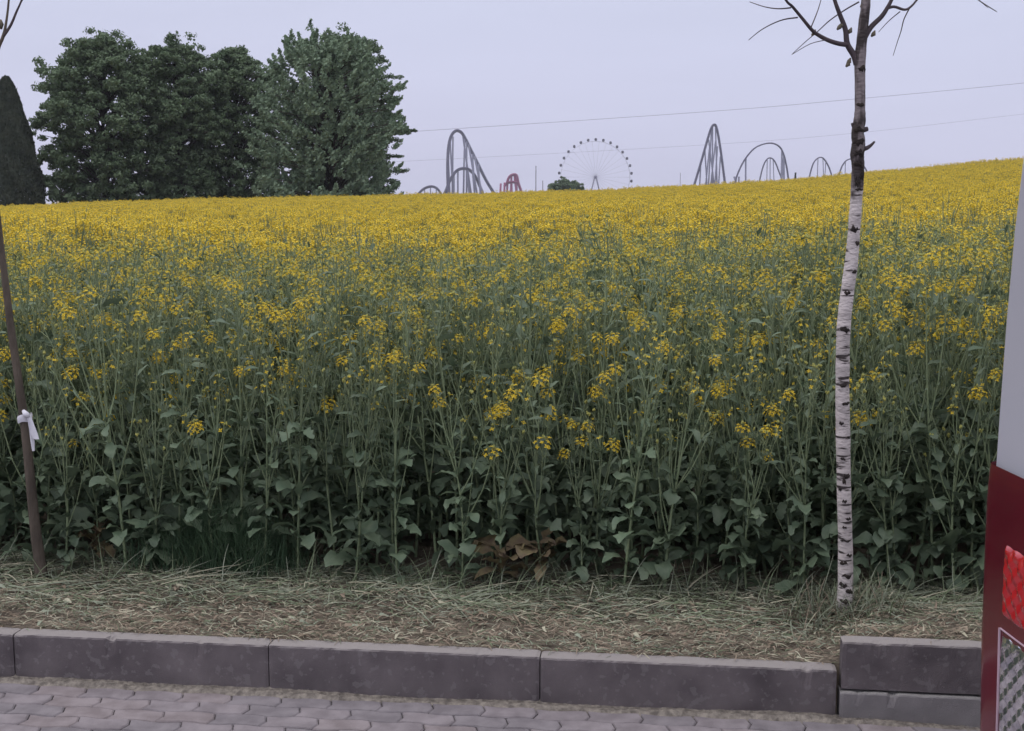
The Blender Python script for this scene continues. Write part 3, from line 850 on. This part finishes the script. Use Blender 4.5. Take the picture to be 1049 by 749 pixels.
# overhead lines
M['wire'] = mat('wire', (.34, .33, .42), (.38, .37, .46), .1, .5)
def wire(pts, Y, r_, label):
    P = cr_spline([at(x, y, Y) for x, y in pts], 10); mb = MB(); mb.tube(P, r_, 5)
    tag(mb.build('power_line', M['wire'], None, True, loc=P[0]), label, 'power line', 'overhead power lines')
wire([(-200, 166), (100, 155), (434, 134), (730, 114), (870, 102), (1049, 85), (1300, 58)], 300, .05, 'upper overhead power line crossing the sky above the ferris wheel')
wire([(-200, 190), (100, 180), (410, 165.5), (730, 148), (880, 136), (1030, 119), (1300, 88)], 300, .028, 'fainter lower overhead power line crossing behind the birch trunk')

# ------------------------------------------------------------------ birch
def birch_mat():
    m = mat('birch_bark', (.40, .355, .35), (.60, .535, .525), 14, .75, bump=.4, bscale=50, stretch=(1, 1, 2.5))
    t = m.node_tree; n = t.nodes; L = t.links; p = n['Principled BSDF']
    old = p.inputs['Base Color'].links[0].from_socket
    tcn = n.new('ShaderNodeTexCoord'); mpn = n.new('ShaderNodeMapping'); mpn.inputs['Scale'].default_value = (9, 9, 60)
    L.new(tcn.outputs['Object'], mpn.inputs[0]); nn_ = n.new('ShaderNodeTexNoise'); nn_.inputs['Scale'].default_value = 1.3; nn_.inputs['Detail'].default_value = 3
    L.new(mpn.outputs[0], nn_.inputs[0])
    r = n.new('ShaderNodeMapRange'); r.inputs[1].default_value = .575; r.inputs[2].default_value = .65; L.new(nn_.outputs[0], r.inputs[0])
    # the upper stem is darker grey-brown young bark
    sx = n.new('ShaderNodeSeparateXYZ'); L.new(tcn.outputs['Object'], sx.inputs[0])
    nh = n.new('ShaderNodeTexNoise'); nh.inputs['Scale'].default_value = 14; L.new(tcn.outputs['Object'], nh.inputs[0])
    ad = n.new('ShaderNodeMath'); ad.operation = 'MULTIPLY_ADD'; ad.inputs[1].default_value = .35; L.new(nh.outputs[0], ad.inputs[0]); L.new(sx.outputs[2], ad.inputs[2])
    rh = n.new('ShaderNodeMapRange'); rh.inputs[1].default_value = 1.62; rh.inputs[2].default_value = 1.66; L.new(ad.outputs[0], rh.inputs[0])
    up = n.new('ShaderNodeValToRGB'); up.color_ramp.elements[0].position = .46; up.color_ramp.elements[0].color = (.045, .035, .035, 1)
    up.color_ramp.elements[1].position = .60; up.color_ramp.elements[1].color = (.21, .175, .18, 1)
    mu = n.new('ShaderNodeMapping'); mu.inputs['Scale'].default_value = (30, 30, 7); L.new(tcn.outputs['Object'], mu.inputs[0])
    nu_ = n.new('ShaderNodeTexNoise'); nu_.inputs['Scale'].default_value = 1.2; L.new(mu.outputs[0], nu_.inputs[0]); L.new(nu_.outputs[0], up.inputs[0])
    a = n.new('ShaderNodeMix'); a.data_type = 'RGBA'; L.new(r.outputs[0], a.inputs['Factor']); L.new(old, a.inputs['A']); a.inputs['B'].default_value = (.045, .035, .035, 1)
    b = n.new('ShaderNodeMix'); b.data_type = 'RGBA'; L.new(rh.outputs[0], b.inputs['Factor']); L.new(a.outputs['Result'], b.inputs['A']); L.new(up.outputs[0], b.inputs['B'])
    L.new(b.outputs['Result'], p.inputs['Base Color'])
    return m
M['birch'] = birch_mat()
M['scar'] = mat('birch_scar', (.02, .015, .015), (.045, .035, .03), 40, .95, bump=.6)
M['twig'] = mat('birch_twig', (.05, .038, .045), (.08, .06, .065), 20, .8)
M['budm'] = mat('bud', (.10, .09, .07), (.16, .13, .09), 20, .8)
Yb = on_z(865, 633, .15).y
bx = on_z(865, 633, .15)
B0 = Vector((bx.x, Yb, gz(bx.x, Yb) - .02))
birch = empty('birch_tree', B0); tag(birch, 'slender young white-barked birch with bare twigs standing on the verge', 'tree')
bpts = [(865, 642, 10.5), (866, 606, 9), (866, 560, 8.2), (864.5, 500, 8), (863.5, 440, 8), (863, 400, 7.8), (864, 340, 7.6), (868, 300, 7.4), (872, 270, 7.2), (875, 235, 6.8), (877.5, 200, 6.6),
        (878, 192, 6.9), (879, 170, 6.8), (878, 158, 7.6), (879.5, 146, 7.2), (878.5, 136, 6.8), (880.5, 124, 6.6), (881, 110, 5.6), (881, 85, 5.6), (881, 62, 6.2), (883, 40, 5.6), (885, 20, 5.4), (887, 0, 5.0),
        (888, -60, 4.2), (886, -140, 3.4), (890, -260, 2.4), (888, -380, 1.2)]
P = [at(x, y, Yb) - B0 for x, y, r_ in bpts]; P[0].z = 0; bpts = [(x, y, r_ * .92) for x, y, r_ in bpts]
Pf = cr_spline(P, 5); Rf = []
for i in range(len(bpts) - 1):
    for k in range(5): Rf.append((bpts[i][2] + (bpts[i + 1][2] - bpts[i][2]) * k / 5) / FPX * Yb)
Rf.append(bpts[-1][2] / FPX * Yb)
random.seed(5)
Rf = [r_ * random.uniform(.97, 1.03) for r_ in Rf]
mb = MB(); mb.tube(Pf, Rf, 16)
def scar(px, py, w, h, az):
    c = at(px, py, Yb) - B0
    j = min(range(len(Pf)), key=lambda i: abs(Pf[i].z - c.z)); ctr = Pf[j]; r_ = Rf[j]
    if az is None: az = -math.pi / 2 + (px - bpts_x(py)) / 8.0
    n_ = 7; vv = []; hz = h / FPX * Yb * .5; wa = w / FPX * Yb / r_ * .5
    for i in range(n_):
        t = i / (n_ - 1) * 2 - 1; a_ = az + t * wa; hh = hz * (max(.05, 1 - t ** 4)) * random.uniform(.45, 1.15); bulge = .0022 * (1 - t * t)
        dz = random.uniform(-.5, .5) * hz
        for q, rr_ in ((1, .0006), (.4, .0015 + bulge), (-.4, .0015 + bulge), (-1, .0006)):
            vv.append(Vector((ctr.x + math.cos(a_) * (r_ + rr_), ctr.y + math.sin(a_) * (r_ + rr_), c.z + dz + hh * q)))
    mb.add(vv, [(4 * i + k, 4 * i + k + 1, 4 * i + k + 5, 4 * i + k + 4) for i in range(n_ - 1) for k in range(3)], 1)
def bpts_x(py):
    return float(np.interp(-py, [-b[1] for b in bpts], [b[0] for b in bpts]))
for (px, py, w, h) in [(873, 235, 9, 7), (878, 249, 6, 5), (874, 278, 6, 4), (866, 300, 7, 4), (864, 337, 12, 6), (862, 394, 8, 5), (866, 412, 10, 4), (860, 433, 5, 4), (867, 447, 7, 3),
                       (861, 469, 5, 3), (866, 486, 9, 4), (863, 492, 4, 9), (858, 500, 4, 4), (863, 512, 5, 4), (868, 530, 7, 4), (863, 539, 5, 3), (865, 552, 13, 4), (868, 567, 7, 4), (862, 575, 9, 5), (865, 588, 11, 5), (861, 598, 10, 7), (868, 604, 9, 6), (864, 614, 14, 6),
                       (868, 622, 10, 5), (879, 133, 14, 6), (877, 146, 13, 8), (880, 157, 14, 8), (876, 167, 10, 7), (882, 178, 5, 14), (876, 186, 5, 12), (879, 194, 10, 4), (879, 108, 9, 4), (883, 70, 9, 8)]:
    scar(px, py, w, h, None)
mb.build('trunk', [M['birch'], M['scar']], birch, True)
def branch(pxs, r0, r1, twigs=(), dy=0.0, parent=birch, O=B0, Y=Yb, m_='twig'):
    n_ = len(pxs); mb = MB()
    pts = [at(x, y, Y + dy * i / (n_ - 1)) - O for i, (x, y) in enumerate(pxs)]
    pts = cr_spline(pts, 5); N_ = len(pts)
    mb.tube(pts, [(r0 + (r1 - r0) * i / (N_ - 1)) / FPX * Y for i in range(N_)], 7)
    for (tw, a0, a1, ddy) in twigs:
        q = [at(x, y, Y + ddy + dy * .6 + .05 * i) - O for i, (x, y) in enumerate(tw)]; q = cr_spline(q, 4)
        mb.tube(q, [(a0 + (a1 - a0) * i / (len(q) - 1)) / FPX * Y for i in range(len(q))], 5)
    return mb.build('branch', M[m_], parent, True)
branch([(878, 66), (875, 57), (868, 45), (866, 30), (860, 14), (855, 0), (846, -30), (842, -70)], 3.6, 1.2, [([(855, 0), (843, -14), (838, -40)], 1, .5, 0)])
branch([(869, 46), (860, 45), (850, 42), (840, 37), (832, 31), (822, 19), (812, 7), (805, 0), (790, -25), (772, -50)], 2.6, .8,
       [([(817, 18), (803, 20), (790, 25), (778, 32), (767, 41)], .8, .35, 0), ([(810, 8), (797, 9), (783, 7), (768, 2)], .8, .35, 0), ([(830, 30), (838, 10), (843, -8)], .7, .35, 0),
        ([(846, 41), (830, 45), (811, 56)], .5, .3, .0)], dy=-.15)
branch([(885, 40), (892, 28), (903, 17), (909, 8), (914, -2), (922, -25), (926, -60)], 3.0, 1.2)
branch([(908, 9), (916, 7), (927, 10), (934, 6), (941, -2), (955, -16), (985, -12), (1005, 2), (1021, 12)], 1.6, .4,
       [([(932, 8), (926, 20), (923, 32), (919, 44), (915, 57)], .7, .3, 0), ([(922, 12), (910, 22), (900, 33)], .6, .3, 0), ([(985, -12), (1000, -2), (1012, 8)], .5, .3, 0)], dy=.12)
branch([(880, 2), (866, 10), (850, 21), (838, 32), (825, 43), (812, 55)], .8, .3, dy=.1)
branch([(881, 134), (885, 133), (889, 132)], 3.2, 2.2)
branch([(880, 153), (887, 152), (892, 149), (896, 145)], 3.0, 1.0)
branch([(878, 135), (875, 131), (873, 126)], 2.5, 1.5)
for (x, y) in [(860, 28), (863, 26), (871, 32), (870, 63), (869, 66), (895, 35), (834, 34), (884, 5)]:
    mb = MB(); c = at(x, y, Yb) - B0
    mb.tube([c + Vector((-.008, 0, -.008)), c, c + Vector((.004, 0, .012))], [.003, .008, .002], 6); mb.build('bud', M['budm'], birch, True)

# ------------------------------------------------------------------ brown sapling with a white ribbon
M['sapbark'] = mat('sapling_bark', (.060, .047, .038), (.125, .10, .08), 12, .85, bump=.5, bscale=60, stretch=(1, 1, .3))
s0 = on_z(43, 588, .15); Ys = s0.y; S0 = Vector((s0.x, Ys, gz(s0.x, Ys) - .02))
sap = empty('sapling', S0); tag(sap, 'leaning thin brown sapling with a white ribbon, at the picture edge', 'tree')
spx = [(43, 594, 8.5), (40, 570, 7.2), (36, 540, 6.6), (31, 490, 6), (26, 440, 5.6), (19, 390, 5), (11, 335, 4.6), (5, 285, 4.2), (0, 245, 4), (-6, 190, 3.6), (-12, 130, 3.2), (-10, 80, 2.8), (-2, 50, 2.3), (3, 38, 2.0), (6, 25, 1.5), (9, 0, 1.2), (12, -50, .7)]
P = cr_spline([at(x, y, Ys) - S0 for x, y, r_ in spx], 4); Rr = []; spx = [(x, y, r_ * .84) for x, y, r_ in spx]
for i in range(len(spx) - 1):
    for k in range(4): Rr.append((spx[i][2] + (spx[i + 1][2] - spx[i][2]) * k / 4) / FPX * Ys)
Rr.append(.003); P[0].z = 0
mb = MB(); mb.tube(P, Rr, 10); mb.build('trunk', M['sapbark'], sap, True)
branch([(3, 38), (11, 26), (17, 12), (23, -2), (36, -40)], 1.6, .6, [([(20, 6), (27, -6), (38, -16)], .6, .3, 0)], parent=sap, O=S0, Y=Ys)
branch([(-11, 120), (-30, 90), (-50, 40)], 2, .7, parent=sap, O=S0, Y=Ys)
mb = MB(); c = at(1, 25, Ys) - S0; mb.tube([c - Vector((0, 0, .018)), c, c + Vector((0, 0, .018))], [.004, .011, .003], 7); mb.build('bud', M['budm'], sap, True)
M['ribbon'] = mat('ribbon_cloth', (.72, .70, .78), (.80, .78, .85), 30, .7, transl=.2)
rc = at(25.5, 428, Ys)
mb = MB(); n_ = 20; rr_ = 5.6 / FPX * Ys + .004
vv = []
for i in range(n_):
    a_ = 2 * math.pi * i / n_; wob = .003 * math.sin(a_ * 3)
    for k, (zz, ex) in enumerate(((.014, .001), (.005, .004), (-.006, .003), (-.015, .001))):
        vv.append(rc + Vector((math.cos(a_) * (rr_ + ex), math.sin(a_) * (rr_ + ex), zz + wob + .004 * math.cos(a_))))
mb.add(vv, [(4 * i + k, 4 * ((i + 1) % n_) + k, 4 * ((i + 1) % n_) + k + 1, 4 * i + k + 1) for i in range(n_) for k in range(3)])
def strip(mb, pts, ws):
    vv = []
    for i, (x, y, d) in enumerate(pts):
        c = at(x, y, Ys - .028 - d); vv += [c + Vector((-ws[i], .004 * (i % 2), 0)), c + Vector((0, -.006, 0)), c + Vector((ws[i], .005 * ((i + 1) % 2), 0))]
    mb.add(vv, [(3 * i + k, 3 * i + k + 1, 3 * i + k + 4, 3 * i + k + 3) for i in range(len(pts) - 1) for k in range(2)])
strip(mb, [(29, 425, 0), (32, 434, .006), (34.5, 444, .01), (37, 450, .012)], [.006, .010, .013, .012])
strip(mb, [(29, 428, .002), (31, 440, .004), (33, 452, .004), (34, 462, .008)], [.005, .006, .007, .006])
mb.tube([at(24, 421, Ys - .02), at(27, 425, Ys - .035), at(30, 427, Ys - .03)], [.007, .013, .006], 8)
tag(mb.build('ribbon', M['ribbon'], None, True, loc=rc), 'white ribbon tied round the brown sapling with two hanging ends', 'ribbon')

# ------------------------------------------------------------------ van parked along the kerb
M['van_paint'] = mat('van_paint', (.80, .79, .85), (.83, .82, .88), 1.5, .30, metal=.1, coat=.6, spec=.5)
M['glass'] = mat('dark_glass', (.012, .014, .018), (.02, .022, .026), 1, .06, spec=.7)
M['rubber'] = mat('rubber', (.015, .015, .017), (.03, .03, .032), 30, .8)
M['rim'] = mat('wheel_rim', (.42, .42, .44), (.5, .5, .52), 6, .35, metal=.8)
M['bumper'] = mat('bumper_plastic', (.05, .05, .055), (.07, .07, .075), 30, .6, bump=.2)
M['lamp_red_dark'] = mat('lamp_housing_red', (.090, .005, .014), (.12, .008, .018), 3, .16, spec=.6, coat=.3)
M['lamp_red'] = mat('lamp_lens_red', (.32, .007, .012), (.44, .011, .018), 6, .10, spec=.8, coat=.6)
M['lamp_clear'] = mat('lamp_reflector', (.95, .94, .97), (.60, .60, .66), 30, .08, metal=.95, lo=.4, hi=.6)
M['lamp_edge'] = mat('lamp_edge', (.42, .30, .36), (.5, .36, .42), 20, .25)
VW, VL, VH = 1.92, 4.85, 2.08
VY = 2.72
rear = at(1014, 478, VY)       # far rear corner at the lamp top
VO = Vector((rear.x, rear.y, 0))
VA = R(3.0)
van = empty('parked_van', VO + Vector((math.sin(VA), -math.cos(VA), 0)) * (VW / 2))
van.location.z = 0
van.rotation_euler = (0, 0, VA)
zt = lambda y: at(1020, y, VY - .08).z
tag(van, 'silver van with red and clear tail lamps parked beside the kerb', 'van')
# local frame: +x forward, +y towards the kerb, z up; kerb-side flank at y=+VW/2
Z0 = .28
prof = [(0.0, Z0), (.70, Z0), (.89, Z0 + .04), (.935, .42), (.95, .60), (.958, .85), (.96, 1.0), (.96, 1.15), (.957, 1.35), (.950, 1.55), (.941, 1.72), (.928, 1.86), (.89, 1.97), (.78, 2.04), (.35, 2.07), (0, VH)]
def lean_x(z): return 0.0 if z < .95 else .016 * (z - .95) + .03 * max(0, z - 1.5)
def kroof(x):
    return float(np.interp(x, [0, 3.55, 3.95, 4.25, 4.6, 4.8, 4.85], [1, 1, .80, .50, .42, .36, .30]))
xs = [(0.0, .03), (.008, .012), (.020, .004), (.05, .001), (.13, 0), (.6, 0), (1.2, 0), (1.8, 0), (2.4, 0), (3.0, 0), (3.55, 0), (3.75, .01), (3.95, .02), (4.1, .03), (4.25, .04), (4.45, .07), (4.65, .12), (4.78, .18), (4.85, .30)]
mb = MB(); rows = []
for (x, ins) in xs:
    k = kroof(x); row = []
    full = [(y, z) for y, z in prof] + [(-y, z) for y, z in prof[-2:0:-1]]
    for (y, z) in full:
        yy = (abs(y) - ins * min(1, abs(y) / .6)) * (1 if y >= 0 else -1)
        zz = Z0 + (z - Z0) * k
        row.append((x + lean_x(z) * max(0, 1 - x / .9), yy, zz))
    rows.append(row)
n_ = len(rows[0]); b = 0
for row in rows: mb.v += row
for i in range(len(rows) - 1):
    for j in range(n_):
        j2 = (j + 1) % n_
        mb.f.append((i * n_ + j, (i + 1) * n_ + j, (i + 1) * n_ + j2, i * n_ + j2)); mb.m.append(0)
def cap(i, flip):
    b = i * n_; m_ = len(prof)
    for j in range(0, m_ - 1):
        q = [b + j, b + j + 1, b + (n_ - j - 1) % n_, b + (n_ - j) % n_]
        q = list(dict.fromkeys(q)); q = q[::-1] if flip else q
        if len(q) > 2: mb.f.append(tuple(q)); mb.m.append(0)
cap(0, True); cap(len(rows) - 1, False)
body = mb.build('body', M['van_paint'], van, True)
def hw(z): return float(np.interp(z, [p[1] for p in prof[3:-1]], [p[0] for p in prof[3:-1]]))
def panel(name, x0, x1, z0, z1, side, m_, off=.004, slant=0.0):
    mb = MB(); nz_ = 6; vv = []
    for i in range(nz_ + 1):
        z = z0 + (z1 - z0) * i / nz_; y = (hw(z) + off) * side
        vv += [(x0 + slant * 0, y, z), (x1 - slant * i / nz_, y, z), (x1 - slant * i / nz_, y - .02 * side, z), (x0, y - .02 * side, z)]
    f = []
    for i in range(nz_):
        for k in range(4): f.append((4 * i + k, 4 * i + (k + 1) % 4, 4 * i + 4 + (k + 1) % 4, 4 * i + 4 + k))
    f += [(0, 1, 2, 3), tuple(4 * nz_ + k for k in range(4))]
    mb.add(vv, f); return mb.build(name, m_, van)
for s_ in (-1, 1):
    panel('side_window', .45, 1.55, 1.12, 1.66, s_, M['glass'])
    panel('side_window', 1.7, 2.75, 1.12, 1.66, s_, M['glass'])
    panel('side_window', 2.95, 3.85, 1.10, 1.62, s_, M['glass'], slant=.35)
def rear_box(name, y0, y1, z0, z1, d, m_, parent=van, nx=8, nz_=8, bul=.01):
    mb = MB(); vv = []
    for i in range(nz_ + 1):
        z = z0 + (z1 - z0) * i / nz_
        for j in range(nx + 1):
            y = y0 + (y1 - y0) * j / nx
            s_ = (1 - (2 * i / nz_ - 1) ** 6) * (1 - (2 * j / nx - 1) ** 6)
            vv.append((lean_x(z) - d * s_ + .004, y, z))
    f = [(i * (nx + 1) + j, (i + 1) * (nx + 1) + j, (i + 1) * (nx + 1) + j + 1, i * (nx + 1) + j + 1) for i in range(nz_) for j in range(nx)]
    mb.add(vv, f); return mb.build(name, m_, parent, True)
rear_box('rear_window', -.62, .62, 1.14, 1.66, .010, M['glass'])
rear_box('tailgate_handle', -.16, .16, .98, 1.03, .025, M['bumper'])
# windscreen
mb = MB()
mb.add([(3.62, -.70, 1.80), (3.62, .70, 1.80), (4.22, .80, 1.17), (4.22, -.80, 1.17), (3.60, -.68, 1.78), (3.60, .68, 1.78), (4.18, .78, 1.15), (4.18, -.78, 1.15)],
       [(0, 1, 2, 3), (4, 7, 6, 5), (0, 4, 5, 1), (1, 5, 6, 2), (2, 6, 7, 3), (3, 7, 4, 0)]); mb.build('windscreen', M['glass'], van)
# bumpers
for (xa, xb, nm) in ((-.075, .10, 'rear_bumper'), (4.72, 4.93, 'front_bumper')):
    mb = MB(); pr = [(xa + .02, .20), (xa, .26), (xa, .32), (xa + .03, .355), (xb, .36), (xb, .20)]
    if nm[0] == 'f': pr = [(xb - .02, .25), (xb, .32), (xb, .46), (xb - .04, .52), (xa, .54), (xa, .25)]
    ys = [-.93, -.90, -.6, 0, .6, .90, .93]; vv = []
    for y in ys:
        sh = .05 * (abs(y) / .93) ** 6 * (1 if nm[0] == 'r' else -1)
        for (x, z) in pr: vv.append((x + sh * (1 if abs(x - (xb if nm[0] == 'r' else xa)) > .05 else 0), y, z))
    m_ = len(pr); f = [(i * m_ + j, i * m_ + (j + 1) % m_, (i + 1) * m_ + (j + 1) % m_, (i + 1) * m_ + j) for i in range(len(ys) - 1) for j in range(m_)]
    f += [tuple(range(m_)), tuple((len(ys) - 1) * m_ + j for j in range(m_))]
    mb.add(vv, f); mb.build(nm, M['bumper'], van)
# wheels
for (wx, s_) in ((.95, 1), (.95, -1), (3.95, 1), (3.95, -1)):
    wh = bpy.data.objects.new('wheel', None); COL.objects.link(wh); wh.parent = van; wh.location = (wx, s_ * .84, .33)
    def lathe(mb, prof_, n=28, m_=0):
        vv = []; 
        for (y, r_) in prof_:
            for k in range(n): a_ = 2 * math.pi * k / n; vv.append((math.cos(a_) * r_, y * s_, math.sin(a_) * r_))
        mb.add(vv, [(i * n + k, i * n + (k + 1) % n, (i + 1) * n + (k + 1) % n, (i + 1) * n + k) for i in range(len(prof_) - 1) for k in range(n)], m_)
    mb = MB(); lathe(mb, [(-.10, .2), (-.105, .3), (-.08, .33), (.08, .33), (.105, .3), (.10, .2), (-.10, .2)]); mb.build('tyre', M['rubber'], wh, True)
    mb = MB(); lathe(mb, [(-.09, .2), (.07, .2), (.085, .19), (.05, .12), (.06, .05), (.06, .001)]); mb.build('rim', M['rim'], wh, True)
# tail lamps: dark red housing wrapping the corner, bright red and clear lens insets
LZ0, LZ1 = .33, zt(480)
def lamp(side):
    # cross-section around the corner, from the flank to the rear face (x rear-negative, y outward)
    base = [(.115, 0.0), (.06, .004), (.018, -.002), (0.0, -.010), (-.009, -.028), (-.011, -.06), (-.011, -.14), (-.011, -.20), (-.010, -.27), (-.004, -.295), (.004, -.30)]
    def bx_(y): return float(np.interp(-y, [-q[1] for q in base[2:]], [q[0] for q in base[2:]]))
    def shell(name, pts, z0, z1, off, m_, parent, fac=0.0, cell=.02):
        nzz = max(8, int((z1 - z0) / .004)); vv = []
        for i in range(nzz + 1):
            t = i / nzz; z = z0 + (z1 - z0) * t
            edge = 1 - (2 * t - 1) ** 10
            for j, (x, y) in enumerate(pts):
                s_ = j / (len(pts) - 1); ee = edge * (1 - (2 * s_ - 1) ** 10)
                o = off * ee
                if fac: o += fac * (abs((((z + y) / cell) % 2) - 1) + abs((((z - y) / cell) % 2) - 1) - .8 + .4 * mnoise.noise(Vector((z / cell / 2, y / cell, 3)))) * max(0, ee)
                vv.append((x - o + lean_x(z), (hw(z) + y + .004) * side, z))
        m2 = len(pts); mb = MB()
        mb.add(vv, [(i * m2 + j, (i + 1) * m2 + j, (i + 1) * m2 + j + 1, i * m2 + j + 1) for i in range(nzz) for j in range(m2 - 1)])
        return mb.build(name, m_, parent, not fac)
    pts = [(p.x, p.y) for p in cr_spline([(x, y, 0) for x, y in base], 4)]
    hs = shell('tail_lamp', pts, LZ0, LZ1, .004, M['lamp_red_dark'], van)
    yy = np.linspace(-.125, -.270, 46)
    inset = [(bx_(y), float(y)) for y in yy]
    shell('red_lens', inset, zt(624), zt(550), .010, M['lamp_red'], hs, fac=.0035, cell=.024)
    shell('clear_lens', inset, .36, zt(638), .010, M['lamp_clear'], hs, fac=.0035, cell=.021)
    mb = MB()
    for z in (zt(636),):
        mb.tube([(bx_(y) - .006 + lean_x(z), (hw(z) + y + .003) * side, z) for y in yy], .002, 5)
    mb.tube([(bx_(-.10) - .006 + lean_x(z), (hw(z) - .118) * side, z) for z in (.36, .5, zt(636))], .003, 5)
    mb.build('lens_rim', M['lamp_edge'], hs)
    return hs
lamp(1); lamp(-1)

# ------------------------------------------------------------------ thin evening haze
mb = MB(); mb.box((-3300, -3200, -22), (3300, 3300, 75))
hz = bpy.data.materials.new('haze_air'); hz.use_nodes = True
hn = hz.node_tree; hn.nodes.clear()
ho = hn.nodes.new('ShaderNodeOutputMaterial'); hv = hn.nodes.new('ShaderNodeVolumePrincipled')
hv.inputs['Color'].default_value = (.86, .87, .96, 1); hv.inputs['Density'].default_value = .0002
hn.links.new(hv.outputs[0], ho.inputs['Volume'])
tag(mb.build('haze', hz), kind='stuff')
